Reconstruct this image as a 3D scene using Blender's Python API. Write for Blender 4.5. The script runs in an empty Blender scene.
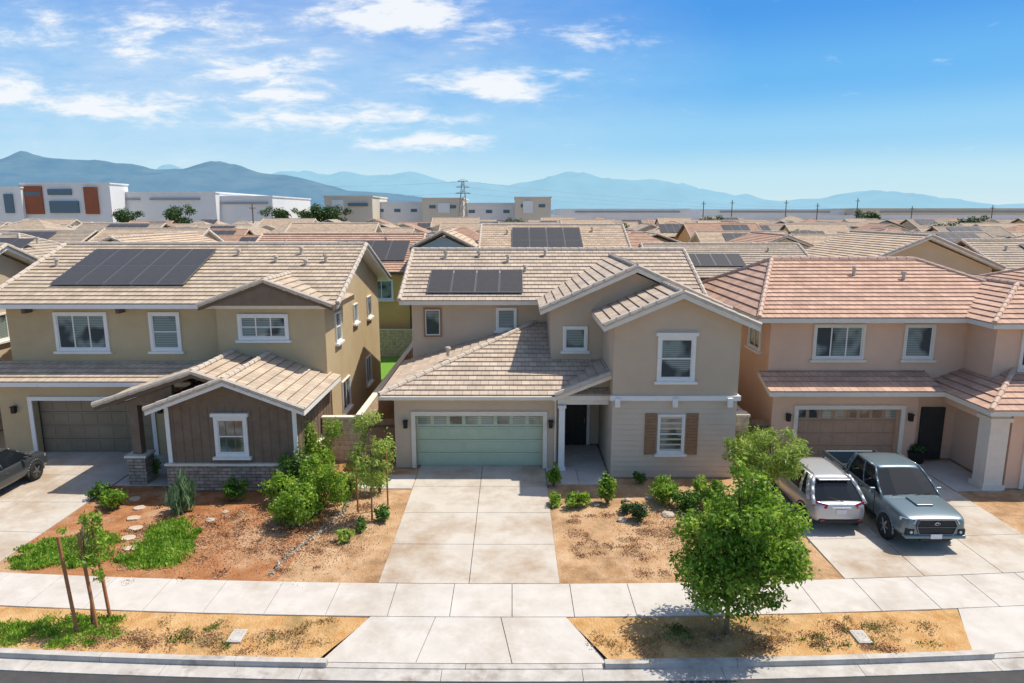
import bpy, bmesh, math, random
import numpy as np
from mathutils import Vector, noise as mnoise
R=math.radians; random.seed(7); rng=np.random.default_rng(7)
SC=bpy.context.scene; col=SC.collection
TH=R(10.65); CT,ST=math.cos(TH),math.sin(TH); H=9.5; F=683.0
def ray(px,py):
    v=(341.5-py)/F
    return ((px-512)/F, CT+v*ST, v*CT-ST)
def G(px,py,z=0.0):
    a,b,c=ray(px,py); t=(z-H)/c
    return (a*t,b*t,z)
def Pt(px,py,Y):
    a,b,c=ray(px,py); t=Y/b
    return (a*t,Y,H+c*t)
def bend(x,y):
    xx=max(-26,min(26,x))
    return 0.0031*xx*xx*max(0,min(1,(22-y)/5))
# ------------------------------------------------------------ materials
def new(name):
    m=bpy.data.materials.new(name); m.use_nodes=True
    nt=m.node_tree; b=nt.nodes['Principled BSDF']
    return m,nt,b
def nmat(name,c1,c2=None,scale=3,rough=.8,bump=0,bscale=60,spec=.3,metal=0,coat=0,lo=.35,hi=.65,bdist=.01,c3=None,s3=.6,l3=.5,h3=.62):
    m,nt,b=new(name)
    b.inputs['Base Color'].default_value=(*c1,1); b.inputs['Roughness'].default_value=rough
    b.inputs['Specular IOR Level'].default_value=spec; b.inputs['Metallic'].default_value=metal
    b.inputs['Coat Weight'].default_value=coat; b.inputs['Coat Roughness'].default_value=.06
    tc=nt.nodes.new('ShaderNodeTexCoord')
    if c2:
        n=nt.nodes.new('ShaderNodeTexNoise'); n.inputs['Scale'].default_value=scale; n.inputs['Detail'].default_value=8; n.inputs['Roughness'].default_value=.66
        nt.links.new(tc.outputs['Object'],n.inputs['Vector'])
        r=nt.nodes.new('ShaderNodeValToRGB'); r.color_ramp.elements[0].position=lo; r.color_ramp.elements[1].position=hi
        r.color_ramp.elements[0].color=(*c1,1); r.color_ramp.elements[1].color=(*c2,1)
        nt.links.new(n.outputs['Fac'],r.inputs['Fac']); out=r.outputs['Color']
        if c3:
            n3=nt.nodes.new('ShaderNodeTexNoise'); n3.inputs['Scale'].default_value=s3; n3.inputs['Detail'].default_value=6; n3.inputs['Roughness'].default_value=.7
            mp=nt.nodes.new('ShaderNodeMapping'); mp.inputs['Location'].default_value=(3.1,7.7,1.3); nt.links.new(tc.outputs['Object'],mp.inputs['Vector']); nt.links.new(mp.outputs[0],n3.inputs['Vector'])
            r3=nt.nodes.new('ShaderNodeValToRGB'); r3.color_ramp.elements[0].position=l3; r3.color_ramp.elements[1].position=h3
            nt.links.new(n3.outputs['Fac'],r3.inputs['Fac'])
            mx=nt.nodes.new('ShaderNodeMixRGB'); nt.links.new(r3.outputs['Color'],mx.inputs['Fac']); nt.links.new(out,mx.inputs['Color1']); mx.inputs['Color2'].default_value=(*c3,1); out=mx.outputs['Color']
        nt.links.new(out,b.inputs['Base Color'])
    if bump:
        n2=nt.nodes.new('ShaderNodeTexNoise'); n2.inputs['Scale'].default_value=bscale; n2.inputs['Detail'].default_value=4
        nt.links.new(tc.outputs['Object'],n2.inputs['Vector'])
        bp=nt.nodes.new('ShaderNodeBump'); bp.inputs['Strength'].default_value=bump; bp.inputs['Distance'].default_value=bdist
        nt.links.new(n2.outputs['Fac'],bp.inputs['Height']); nt.links.new(bp.outputs['Normal'],b.inputs['Normal'])
    return m
def tile(name,a,b2,mort):
    a,b2,mort=[tuple(q*k for q,k in zip(c,(.86,.835,.81))) for c in (a,b2,mort)]
    m,nt,b=new(name); L=nt.links.new; N=nt.nodes.new
    b.inputs['Roughness'].default_value=.85; b.inputs['Specular IOR Level'].default_value=.2
    tc=N('ShaderNodeTexCoord'); br=N('ShaderNodeTexBrick')
    L(tc.outputs['UV'],br.inputs['Vector'])
    br.inputs['Scale'].default_value=1; br.inputs['Brick Width'].default_value=.31; br.inputs['Row Height'].default_value=.36
    br.inputs['Mortar Size'].default_value=.010; br.inputs['Mortar Smooth'].default_value=.3
    br.inputs['Color1'].default_value=(*a,1); br.inputs['Color2'].default_value=(*b2,1); br.inputs['Mortar'].default_value=(*mort,1)
    n=N('ShaderNodeTexNoise'); n.inputs['Scale'].default_value=1.0; n.inputs['Detail'].default_value=8; n.inputs['Roughness'].default_value=.7
    mp=N('ShaderNodeMapping'); mp.inputs['Scale'].default_value=(.7,2.0,1); L(tc.outputs['UV'],mp.inputs['Vector']); L(mp.outputs['Vector'],n.inputs['Vector'])
    r=N('ShaderNodeValToRGB'); r.color_ramp.elements[0].position=.3; r.color_ramp.elements[1].position=.7
    r.color_ramp.elements[0].color=(.74,.72,.71,1); r.color_ramp.elements[1].color=(1.1,1.1,1.08,1)
    L(n.outputs['Fac'],r.inputs['Fac'])
    mx=N('ShaderNodeMixRGB'); mx.blend_type='MULTIPLY'; mx.inputs['Fac'].default_value=1
    L(br.outputs['Color'],mx.inputs['Color1']); L(r.outputs['Color'],mx.inputs['Color2']); L(mx.outputs['Color'],b.inputs['Base Color'])
    return m
def brickmat(name,a,b2,mort,w,h,bump=.5):
    m,nt,b=new(name); L=nt.links.new; N=nt.nodes.new
    b.inputs['Roughness'].default_value=.9
    tc=N('ShaderNodeTexCoord'); sp=N('ShaderNodeSeparateXYZ'); cb=N('ShaderNodeCombineXYZ'); ad=N('ShaderNodeMath'); ad.operation='ADD'
    L(tc.outputs['Object'],sp.inputs[0]); L(sp.outputs['X'],ad.inputs[0]); L(sp.outputs['Y'],ad.inputs[1]); L(ad.outputs[0],cb.inputs['X']); L(sp.outputs['Z'],cb.inputs['Y'])
    br=N('ShaderNodeTexBrick'); L(cb.outputs[0],br.inputs['Vector'])
    br.inputs['Scale'].default_value=1; br.inputs['Brick Width'].default_value=w; br.inputs['Row Height'].default_value=h; br.inputs['Mortar Size'].default_value=.012
    br.inputs['Color1'].default_value=(*a,1); br.inputs['Color2'].default_value=(*b2,1); br.inputs['Mortar'].default_value=(*mort,1)
    n=N('ShaderNodeTexNoise'); n.inputs['Scale'].default_value=5; L(tc.outputs['Object'],n.inputs['Vector'])
    mx=N('ShaderNodeMixRGB'); mx.blend_type='OVERLAY'; mx.inputs['Fac'].default_value=.6; L(br.outputs['Color'],mx.inputs['Color1']); L(n.outputs['Fac'],mx.inputs['Color2'])
    L(mx.outputs['Color'],b.inputs['Base Color'])
    bp=N('ShaderNodeBump'); bp.inputs['Strength'].default_value=bump; bp.inputs['Distance'].default_value=.02; bp.invert=True
    L(br.outputs['Fac'],bp.inputs['Height']); L(bp.outputs['Normal'],b.inputs['Normal'])
    return m
def leafmat(name,dark,mid,light,tr=.25):
    m=bpy.data.materials.new(name); m.use_nodes=True; nt=m.node_tree; L=nt.links.new; N=nt.nodes.new
    b=nt.nodes['Principled BSDF']; b.inputs['Roughness'].default_value=.5; b.inputs['Specular IOR Level'].default_value=.35
    g=N('ShaderNodeNewGeometry'); r=N('ShaderNodeValToRGB'); e=r.color_ramp.elements
    e[0].position=0; e[0].color=(*dark,1); e[1].position=1; e[1].color=(*light,1); x=e.new(.5); x.color=(*mid,1)
    tc=N('ShaderNodeTexCoord'); n=N('ShaderNodeTexNoise'); n.inputs['Scale'].default_value=2.6; n.inputs['Detail'].default_value=2; L(tc.outputs['Object'],n.inputs['Vector'])
    a=N('ShaderNodeMath'); a.operation='MULTIPLY_ADD'; a.inputs[1].default_value=.45; L(g.outputs['Random Per Island'],a.inputs[0])
    s=N('ShaderNodeMath'); s.operation='MULTIPLY_ADD'; s.inputs[1].default_value=1.9; s.inputs[2].default_value=-.65; L(n.outputs['Fac'],s.inputs[0]); L(s.outputs[0],a.inputs[2])
    L(a.outputs[0],r.inputs['Fac'])
    L(r.outputs['Color'],b.inputs['Base Color'])
    t=N('ShaderNodeBsdfTranslucent'); L(r.outputs['Color'],t.inputs['Color'])
    mx=N('ShaderNodeMixShader'); mx.inputs['Fac'].default_value=tr
    out=nt.nodes['Material Output']; L(b.outputs[0],mx.inputs[1]); L(t.outputs[0],mx.inputs[2]); L(mx.outputs[0],out.inputs['Surface'])
    return m
def panemat():
    m,nt,b=new('window_glass'); L=nt.links.new; N=nt.nodes.new
    tc=N('ShaderNodeTexCoord'); sp=N('ShaderNodeSeparateXYZ'); L(tc.outputs['Object'],sp.inputs[0])
    w=N('ShaderNodeMath'); w.operation='MULTIPLY'; w.inputs[1].default_value=90; L(sp.outputs['Z'],w.inputs[0])
    s=N('ShaderNodeMath'); s.operation='SINE'; L(w.outputs[0],s.inputs[0])
    r=N('ShaderNodeValToRGB'); r.color_ramp.elements[0].position=.2; r.color_ramp.elements[1].position=.8
    r.color_ramp.elements[0].color=(.16,.21,.20,1); r.color_ramp.elements[1].color=(.36,.42,.38,1); L(s.outputs[0],r.inputs['Fac'])
    n=N('ShaderNodeTexNoise'); n.inputs['Scale'].default_value=.9; L(tc.outputs['Object'],n.inputs['Vector'])
    r2=N('ShaderNodeValToRGB'); r2.color_ramp.elements[0].position=.42; r2.color_ramp.elements[1].position=.52; L(n.outputs['Fac'],r2.inputs['Fac'])
    mx=N('ShaderNodeMixRGB'); mx.inputs['Color1'].default_value=(.04,.055,.06,1); L(r2.outputs['Color'],mx.inputs['Fac']); L(r.outputs['Color'],mx.inputs['Color2'])
    L(mx.outputs['Color'],b.inputs['Base Color']); b.inputs['Roughness'].default_value=.05; b.inputs['Specular IOR Level'].default_value=.9
    return m
def solarmat():
    m,nt,b=new('solar_cells'); L=nt.links.new; N=nt.nodes.new
    tc=N('ShaderNodeTexCoord'); br=N('ShaderNodeTexBrick'); L(tc.outputs['UV'],br.inputs['Vector'])
    br.offset=0; br.inputs['Scale'].default_value=1; br.inputs['Brick Width'].default_value=.165; br.inputs['Row Height'].default_value=.165; br.inputs['Mortar Size'].default_value=.004
    br.inputs['Color1'].default_value=(.062,.057,.055,1); br.inputs['Color2'].default_value=(.072,.066,.063,1); br.inputs['Mortar'].default_value=(.085,.08,.076,1)
    L(br.outputs['Color'],b.inputs['Base Color']); b.inputs['Roughness'].default_value=.35; b.inputs['Specular IOR Level'].default_value=.25
    return m
M={}
M['stM']=nmat('stucco_taupe',(.52,.41,.30),(.59,.475,.355),.5,.95,.5,70,.1)
M['stMlow']=nmat('siding_paint_greige',(.57,.48,.38),(.63,.54,.43),.7,.85,.1,60,.1)
M['stL']=nmat('stucco_olive_tan',(.48,.37,.22),(.55,.44,.275),.5,.95,.5,70,.1)
M['stR']=nmat('stucco_peach',(.69,.46,.325),(.76,.52,.375),.5,.95,.5,70,.1)
M['white']=nmat('trim_white',(.82,.80,.76),(.76,.74,.70),5,.6)
M['cream']=nmat('trim_cream',(.76,.69,.59),(.69,.63,.53),4,.7)
M['brown']=nmat('board_brown',(.17,.12,.085),(.215,.155,.11),3,.8,.15,30)
M['dbrown']=nmat('dark_brown_fascia',(.12,.085,.06),(.15,.11,.08),3,.8)
M['shut']=nmat('shutter_wood_brown',(.26,.15,.085),(.33,.20,.115),6,.7)
M['sage']=nmat('garage_sage_green',(.42,.51,.37),(.48,.56,.42),.8,.6)
M['gbrown']=nmat('garage_brown',(.23,.18,.12),(.28,.22,.15),1.2,.6)
M['gterra']=nmat('garage_terracotta',(.40,.25,.165),(.46,.30,.20),1.2,.6)
M['door']=nmat('entry_door_dark',(.03,.035,.035),(.05,.045,.04),3,.4)
M['black']=nmat('black_metal',(.02,.02,.02),None,rough=.5)
M['glass']=panemat(); M['solar']=solarmat()
M['alu']=nmat('aluminium_frame',(.26,.26,.27),None,rough=.5,metal=.6)
M['tM']=tile('tile_tan_grey',(.68,.575,.475),(.54,.455,.375),(.27,.22,.19))
M['tL']=tile('tile_warm_sand',(.68,.575,.46),(.54,.455,.36),(.27,.22,.18))
M['tR']=tile('tile_terracotta_pink',(.72,.50,.395),(.58,.395,.31),(.32,.2,.16))
M['tB']=tile('tile_sand_light',(.74,.60,.46),(.60,.48,.37),(.3,.24,.19))
M['tC']=tile('tile_red_brown',(.67,.45,.34),(.54,.36,.28),(.28,.19,.14))
M['tD']=tile('tile_grey_brown',(.56,.48,.40),(.46,.40,.33),(.24,.2,.17))
M['capM']=nmat('cap_tan',(.57,.49,.41),(.46,.40,.33),4,.85)
M['capR']=nmat('cap_terracotta',(.60,.44,.35),(.50,.35,.27),4,.85)
M['conc']=nmat('concrete_driveway',(.475,.43,.37),(.56,.515,.455),1.3,.9,.25,80,.15,lo=.3,hi=.7,c3=(.375,.285,.205),s3=.45,l3=.47,h3=.68)
M['walk']=nmat('concrete_walk',(.51,.475,.43),(.59,.555,.51),1.6,.9,.25,80,.15,c3=(.43,.375,.315),s3=.5,l3=.5,h3=.72)
M['kerb']=nmat('kerb_concrete',(.40,.375,.34),(.54,.51,.475),2.5,.9,.2,80,.15,c3=(.28,.245,.21),s3=1.2,l3=.52,h3=.68)
M['asph']=nmat('asphalt',(.06,.06,.062),(.085,.08,.078),2,.9,.5,140,.2)
M['soilL']=nmat('mulch_soil_orange',(.30,.12,.05),(.45,.225,.11),1.6,1,.9,22,.05,bdist=.05,c3=(.55,.38,.24),s3=.55,l3=.50,h3=.68)
M['soilM']=nmat('dry_soil_tan',(.42,.245,.125),(.58,.40,.245),1.5,1,.9,22,.05,bdist=.05,c3=(.30,.18,.095),s3=.8,l3=.48,h3=.66)
M['soilP']=nmat('parkway_soil',(.48,.255,.095),(.62,.41,.205),2.2,1,.9,22,.05,bdist=.05,c3=(.34,.225,.10),s3=.7,l3=.52,h3=.66)
M['chip']=leafmat('wood_chip',(.13,.05,.025),(.38,.2,.10),(.60,.44,.28),.0)
M['peb']=leafmat('pale_gravel',(.28,.21,.15),(.45,.36,.27),(.62,.54,.44),.0)
M['terr']=nmat('terrain_soil',(.42,.34,.25),(.36,.31,.2),.02,1)
M['turf']=nmat('turf_green',(.12,.26,.03),(.17,.36,.05),6,1,.5,80)
M['block']=brickmat('block_wall',(.58,.44,.30),(.64,.49,.34),(.45,.35,.25),.4,.2,.3)
M['stone']=brickmat('stone_veneer',(.28,.22,.17),(.44,.36,.29),(.14,.12,.10),.33,.12,.9)
M['bark']=nmat('bark',(.18,.11,.065),(.28,.2,.13),9,.95,.6,30)
M['stake']=nmat('stake_wood',(.34,.14,.06),(.44,.2,.09),8,.9)
M['leafA']=leafmat('leaf_bright',(.06,.15,.012),(.21,.37,.03),(.48,.64,.10),.48)
M['leafB']=leafmat('leaf_mid',(.03,.09,.015),(.10,.21,.03),(.24,.40,.07),.35)
M['leafC']=leafmat('leaf_yellowish',(.12,.2,.03),(.31,.43,.07),(.54,.62,.17),.42)
M['leafD']=leafmat('leaf_dark',(.02,.05,.015),(.045,.10,.025),(.10,.17,.05),.2)
M['leafG']=leafmat('leaf_bluegreen',(.07,.13,.06),(.14,.23,.11),(.25,.36,.18),.2)
M['grass']=leafmat('grass_blade',(.11,.22,.02),(.24,.42,.04),(.44,.58,.1),.3)
M['dry']=leafmat('dry_grass',(.20,.15,.06),(.38,.28,.12),(.54,.44,.21),.2)
M['rock']=nmat('rock_pale',(.40,.33,.26),(.55,.48,.4),6,.9,.4,20)
M['step']=nmat('rock_step',(.46,.36,.26),(.58,.48,.37),4,.9,.4,20)
# ------------------------------------------------------------ mesh helpers
ORG={}
class MB:
    def __init__(s): s.v=[]; s.f=[]; s.uv={}
    def add(s,vs,fs):
        n=len(s.v); s.v+=[tuple(p) for p in vs]; s.f+=[tuple(i+n for i in f) for f in fs]
    def box(s,x0,x1,y0,y1,z0,z1):
        if x0>x1:x0,x1=x1,x0
        if y0>y1:y0,y1=y1,y0
        s.add([(x0,y0,z0),(x1,y0,z0),(x1,y1,z0),(x0,y1,z0),(x0,y0,z1),(x1,y0,z1),(x1,y1,z1),(x0,y1,z1)],
              [(0,3,2,1),(4,5,6,7),(0,1,5,4),(1,2,6,5),(2,3,7,6),(3,0,4,7)]); return s
    def bbox(s,x0,x1,y0,y1,z0,z1,z2=None):
        if z2 is None: z2=z1
        c=[(x0,y0),(x1,y0),(x1,y1),(x0,y1)]
        vs=[(x,y+bend(x,y),z0) for x,y in c]+[(x,y+bend(x,y),(z2 if i<2 else z1)) for i,(x,y) in enumerate(c)]
        s.add(vs,[(0,3,2,1),(4,5,6,7),(0,1,5,4),(1,2,6,5),(2,3,7,6),(3,0,4,7)])
    def prism(s,pts,vec):
        n=len(pts); v=Vector(vec); a=[Vector(p) for p in pts]
        s.add(a+[p+v for p in a],[tuple(range(n)),tuple(range(2*n-1,n-1,-1))]+[(i,i+n,(i+1)%n+n,(i+1)%n) for i in range(n)]); return s
    def tube(s,p0,p1,r0,r1=None,n=8):
        r1=r0 if r1 is None else r1
        p0=Vector(p0);p1=Vector(p1); d=(p1-p0).normalized()
        a=d.orthogonal().normalized() if abs(d.z)>.99 else d.cross(Vector((0,0,1))).normalized(); b=d.cross(a)
        vs=[p0+(a*math.cos(t)+b*math.sin(t))*r0 for t in [2*math.pi*i/n for i in range(n)]]
        vs+=[p1+(a*math.cos(t)+b*math.sin(t))*r1 for t in [2*math.pi*i/n for i in range(n)]]
        s.add(vs,[tuple(range(n-1,-1,-1)),tuple(range(n,2*n))]+[(i,(i+1)%n,(i+1)%n+n,i+n) for i in range(n)]); return s
    def lathex(s,prof,cx,cy,cz,n=28):
        k=len(prof); vs=[]
        for x,r in prof:
            for i in range(n):
                t=2*math.pi*i/n; vs.append((cx+x,cy+r*math.cos(t),cz+r*math.sin(t)))
        fs=[]
        for j in range(k-1):
            for i in range(n): fs.append((j*n+i,j*n+(i+1)%n,(j+1)*n+(i+1)%n,(j+1)*n+i))
        fs.append(tuple(range(n))); fs.append(tuple(range((k-1)*n,k*n))); s.add(vs,fs); return s
    def loft(s,rings):
        n=len(rings[0]); vs=[p for r in rings for p in r]; fs=[]
        for j in range(len(rings)-1):
            for i in range(n): fs.append((j*n+i,j*n+(i+1)%n,(j+1)*n+(i+1)%n,(j+1)*n+i))
        fs.append(tuple(range(n-1,-1,-1))); fs.append(tuple(range((len(rings)-1)*n,len(rings)*n))); s.add(vs,fs); return s
    def build(s,name,mat,parent=None,loc=None,smooth=False,bevel=0,sub=0,recalc=True):
        me=bpy.data.meshes.new(name)
        off=ORG[parent.name] if parent else Vector(loc or (0,0,0))
        me.from_pydata([tuple(Vector(p)-off) for p in s.v],[],s.f)
        if s.uv:
            uvl=me.uv_layers.new(name='UVMap')
            for p in me.polygons:
                if p.index in s.uv:
                    for li,u in zip(p.loop_indices,s.uv[p.index]): uvl.data[li].uv=u
        elif recalc:
            bm=bmesh.new(); bm.from_mesh(me); bmesh.ops.recalc_face_normals(bm,faces=bm.faces); bm.to_mesh(me); bm.free()
        me.materials.append(mat)
        o=bpy.data.objects.new(name,me); col.objects.link(o)
        if parent: o.parent=parent
        else: o.location=off
        ORG[o.name]=off
        if smooth:
            for p in me.polygons: p.use_smooth=True
        if bevel:
            b=o.modifiers.new('b','BEVEL'); b.width=bevel; b.segments=2; b.limit_method='ANGLE'
        if sub:
            b=o.modifiers.new('s','SUBSURF'); b.levels=sub; b.render_levels=sub
        return o
def tag(o,label=None,cat=None,group=None,kind=None):
    if label: o['label']=label
    if cat: o['category']=cat
    if group: o['group']=group
    if kind: o['kind']=kind
    return o
def thing(name,label,cat,loc=(0,0,0),group=None):
    o=bpy.data.objects.new(name,None); col.objects.link(o); o.location=loc; o.empty_display_size=.3
    ORG[o.name]=Vector(loc); return tag(o,label,cat,group)
def dup(o,parent=None):
    c=o.copy(); col.objects.link(c)
    if parent: c.parent=parent; c.matrix_parent_inverse=o.matrix_parent_inverse.copy()
    for ch in list(o.children): dup(ch,c)
    return c
def fb(mb,fr,u0,u1,d0,d1,z0,z1):
    k,p=fr
    if k=='F': mb.box(u0,u1,p-d1,p-d0,z0,z1)
    elif k=='B': mb.box(u0,u1,p+d0,p+d1,z0,z1)
    elif k=='R': mb.box(p+d0,p+d1,u0,u1,z0,z1)
    else: mb.box(p-d1,p-d0,u0,u1,z0,z1)
def window(parent,fr,u0,u1,z0,z1,tr=.11,nx=2,ny=1,trim='white',sill=True,head=False):
    if u0>u1:u0,u1=u1,u0
    m=MB(); d=.07
    fb(m,fr,u0-tr,u0,-.02,d,z0-tr,z1+tr); fb(m,fr,u1,u1+tr,-.02,d,z0-tr,z1+tr)
    fb(m,fr,u0,u1,-.02,d,z1,z1+tr); fb(m,fr,u0,u1,-.02,d,z0-tr,z0)
    if head: fb(m,fr,u0-tr-.07,u1+tr+.07,-.02,.13,z1+tr,z1+tr+.12)
    w=m.build('window',M[trim],parent)
    g=MB(); fb(g,fr,u0,u1,-.02,.012,z0,z1); g.build('pane',M['glass'],w)
    s=MB(); t=.04
    fb(s,fr,u0,u0+t,.0,.04,z0,z1); fb(s,fr,u1-t,u1,.0,.04,z0,z1); fb(s,fr,u0+t,u1-t,.0,.04,z1-t,z1); fb(s,fr,u0+t,u1-t,.0,.04,z0,z0+t)
    for i in range(1,nx):
        u=u0+(u1-u0)*i/nx; fb(s,fr,u-.022,u+.022,.0,.037,z0+t,z1-t)
    for i in range(1,ny):
        z=z0+(z1-z0)*i/ny; fb(s,fr,u0+t,u1-t,.0,.034,z-.02,z+.02)
    s.build('sash',M['white'],w)
    if sill:
        q=MB(); fb(q,fr,u0-tr-.09,u1+tr+.09,-.02,.15,z0-tr-.09,z0-tr); q.build('sill',M[trim],w)
    return w
def wallholes(mb,fr,u0,u1,z0,z1,th,holes):
    us=sorted({u0,u1,*[h[0] for h in holes],*[h[1] for h in holes]}); zs=sorted({z0,z1,*[h[2] for h in holes],*[h[3] for h in holes]})
    for a,b in zip(us,us[1:]):
        for c,d in zip(zs,zs[1:]):
            if any(h[0]<=(a+b)/2<=h[1] and h[2]<=(c+d)/2<=h[3] for h in holes): continue
            fb(mb,fr,a,b,-th,0,c,d)
def garage_door(parent,Y,u0,u1,z1,mat,glass=True,trim='white',rows=4,cols=8,front=None):
    m=MB(); h=z1/rows; fr=('F',Y)
    for i in range(rows): fb(m,fr,u0,u1,-.05,0,i*h+.006,(i+1)*h-.006)
    cw=(u1-u0)/cols
    for i in range(rows):
        if glass and i==rows-1: continue
        for j in range(cols):
            fb(m,fr,u0+j*cw+.06,u0+(j+1)*cw-.06,-.01,.014,i*h+.08,(i+1)*h-.08)
    g=m.build('garage_door',M[mat],parent,bevel=.006)
    if glass:
        w=MB()
        for j in range(cols): fb(w,fr,u0+j*cw+.07,u0+(j+1)*cw-.07,-.01,.012,(rows-1)*h+.1,rows*h-.12)
        w.build('window_strip',M['glass'],g)
    if front is not None:
        t=MB(); f=('F',front)
        fb(t,f,u0-.16,u0,-.02,.06,0,z1+.16); fb(t,f,u1,u1+.16,-.02,.06,0,z1+.16); fb(t,f,u0,u1,-.02,.06,z1,z1+.16)
        t.build('garage_trim',M[trim],parent)
    return g
# ---- roofs
def clip(poly,v,keep_ge):
    out=[]; n=len(poly)
    for i in range(n):
        a=poly[i]; b=poly[(i+1)%n]
        ia=(a[1]>=v-1e-9) if keep_ge else (a[1]<=v+1e-9); ib=(b[1]>=v-1e-9) if keep_ge else (b[1]<=v+1e-9)
        if ia: out.append(a)
        if ia!=ib:
            t=(v-a[1])/(b[1]-a[1]); out.append((a[0]+(b[0]-a[0])*t,v))
    r=[]
    for p in out:
        if not r or abs(p[0]-r[-1][0])+abs(p[1]-r[-1][1])>1e-5: r.append(p)
    if len(r)>1 and abs(r[0][0]-r[-1][0])+abs(r[0][1]-r[-1][1])<1e-5: r.pop()
    return r
def slope(mt,ms,pts,h=.36,th=.17):
    a=[Vector(p) for p in pts]; n=Vector((0,0,0))
    for i in range(len(a)): n+=a[i].cross(a[(i+1)%len(a)])
    n.normalize()
    if n.z<0: a.reverse(); n=-n
    d=(Vector((0,0,1))-n*n.z).normalized(); e=d.cross(n)
    o=min(a,key=lambda p:p.dot(d))
    pl=[((p-o).dot(e),(p-o).dot(d)) for p in a]; vm=max(p[1] for p in pl)
    if ms is not None: ms.prism([tuple(p) for p in a],(0,0,-th))
    k=0; jx=random.uniform(0,9)
    while k*h<vm-1e-4:
        v0,v1=k*h,min((k+1)*h,vm)
        q=clip(clip(pl,v0,True),v1,False)
        if len(q)>=3:
            def P(u,v,off): return tuple(o+e*u+d*v+n*off)
            vs=[P(u,v,.055-.045*(v-v0)/h) for u,v in q]
            idx=len(mt.v); mt.v+=vs; mt.uv[len(mt.f)]=[(u+jx,v) for u,v in q]; mt.f.append(tuple(range(idx,idx+len(q))))
            low=[p for p in q if abs(p[1]-v0)<1e-5]
            if len(low)>=2:
                lo=sorted(low); p0,p1=lo[0],lo[-1]; idx=len(mt.v)
                mt.v+=[P(p0[0],v0,.0),P(p1[0],v0,.0),P(p1[0],v0,.055),P(p0[0],v0,.055)]
                mt.uv[len(mt.f)]=[(p0[0]+jx,v0),(p1[0]+jx,v0),(p1[0]+jx,v0+.02),(p0[0]+jx,v0+.02)]; mt.f.append((idx,idx+1,idx+2,idx+3))
        k+=1
def caps(mb,p0,p1,r=.105):
    p0=Vector(p0)+Vector((0,0,.05)); p1=Vector(p1)+Vector((0,0,.05)); L=(p1-p0).length; n=max(1,int(L/.42))
    for i in range(n): mb.tube(p0.lerp(p1,i/n),p0.lerp(p1,min(1,(i+1.15)/n)),r,r*.78,7)
def roof(parent,slopes,cap,tm,fm,cm=None,name='roof'):
    cm=cm or ('capR' if tm in('tR','tC') else 'capM')
    t=MB(); s=MB()
    for p in slopes: slope(t,s,p)
    r=t.build(name,M[tm],parent); s.build('fascia',M[fm],r)
    if cap:
        c=MB()
        for a,b in cap: caps(c,a,b)
        c.build('ridge_cap',M[cm],r,smooth=False)
    return r
def gableX(x0,x1,y0,y1,ze,zr,yr=None):
    yr=(y0+y1)/2 if yr is None else yr
    return [[(x0,y0,ze),(x1,y0,ze),(x1,yr,zr),(x0,yr,zr)],[(x0,y1,ze),(x0,yr,zr),(x1,yr,zr),(x1,y1,ze)]],[((x0,yr,zr),(x1,yr,zr)),((x0,y0,ze),(x0,yr,zr)),((x1,y0,ze),(x1,yr,zr)),((x0,y1,ze),(x0,yr,zr)),((x1,y1,ze),(x1,yr,zr))]
def gableY(x0,x1,y0,y1,ze,zr,xr=None):
    xr=(x0+x1)/2 if xr is None else xr
    return [[(x0,y0,ze),(xr,y0,zr),(xr,y1,zr),(x0,y1,ze)],[(x1,y0,ze),(x1,y1,ze),(xr,y1,zr),(xr,y0,zr)]],[((xr,y0,zr),(xr,y1,zr)),((x0,y0,ze),(xr,y0,zr)),((x1,y0,ze),(xr,y0,zr))]
def hip(x0,x1,y0,y1,ze,zr,rx0,rx1,ry0=None,ry1=None):
    ry0=(y0+y1)/2 if ry0 is None else ry0; ry1=ry0 if ry1 is None else ry1
    a=(rx0,ry0,zr); b=(rx1,ry1,zr); A=(x0,y0,ze);B=(x1,y0,ze);C=(x1,y1,ze);D=(x0,y1,ze)
    if abs(rx0-rx1)>.01: S=[[A,B,b,a],[B,C,b],[C,D,a,b],[D,A,a]]
    else: S=[[A,B,a],[B,C,b,a],[C,D,b],[D,A,a,b]]
    ca=[(a,b),(A,a),(D,b if abs(rx0-rx1)<.01 else a),(B,b if abs(rx0-rx1)>.01 else a),(C,b)]
    return S,ca
def solar(parent,rf,x0,x1,ya,yb,plane,nx,ny,name='solar_array'):
    t=MB(); fr=MB(); fx=(x1-x0)/nx; fy=(yb-ya)/ny
    sl=math.hypot(1,(plane(yb)-plane(ya))/(yb-ya))
    for i in range(nx):
        for j in range(ny):
            a0,a1=x0+i*fx+.012,x0+(i+1)*fx-.012; b0,b1=ya+j*fy+.012,ya+(j+1)*fy-.012
            k=len(t.v); up=.17
            t.v+=[(a0+.02,b0+.02,plane(b0+.02)+up),(a1-.02,b0+.02,plane(b0+.02)+up),(a1-.02,b1-.02,plane(b1-.02)+up),(a0+.02,b1-.02,plane(b1-.02)+up)]
            t.uv[len(t.f)]=[(0,0),(a1-a0,0),(a1-a0,(b1-b0)*sl),(0,(b1-b0)*sl)]; t.f.append((k,k+1,k+2,k+3))
            fr.prism([(a0,b0,plane(b0)+up-.045),(a1,b0,plane(b0)+up-.045),(a1,b1,plane(b1)+up-.045),(a0,b1,plane(b1)+up-.045)],(0,0,.04))
    o=fr.build(name,M['alu'],parent); t.build('panel_face',M['solar'],o)
def vents(parent,pts):
    for (x,y,z,h) in pts:
        m=MB(); m.tube((x,y,z-.1),(x,y,z+h),.07,.07,10); m.tube((x,y,z+h),(x,y,z+h+.08),.12,.1,10); m.build('roof_vent',M['capM'],parent)
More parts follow.
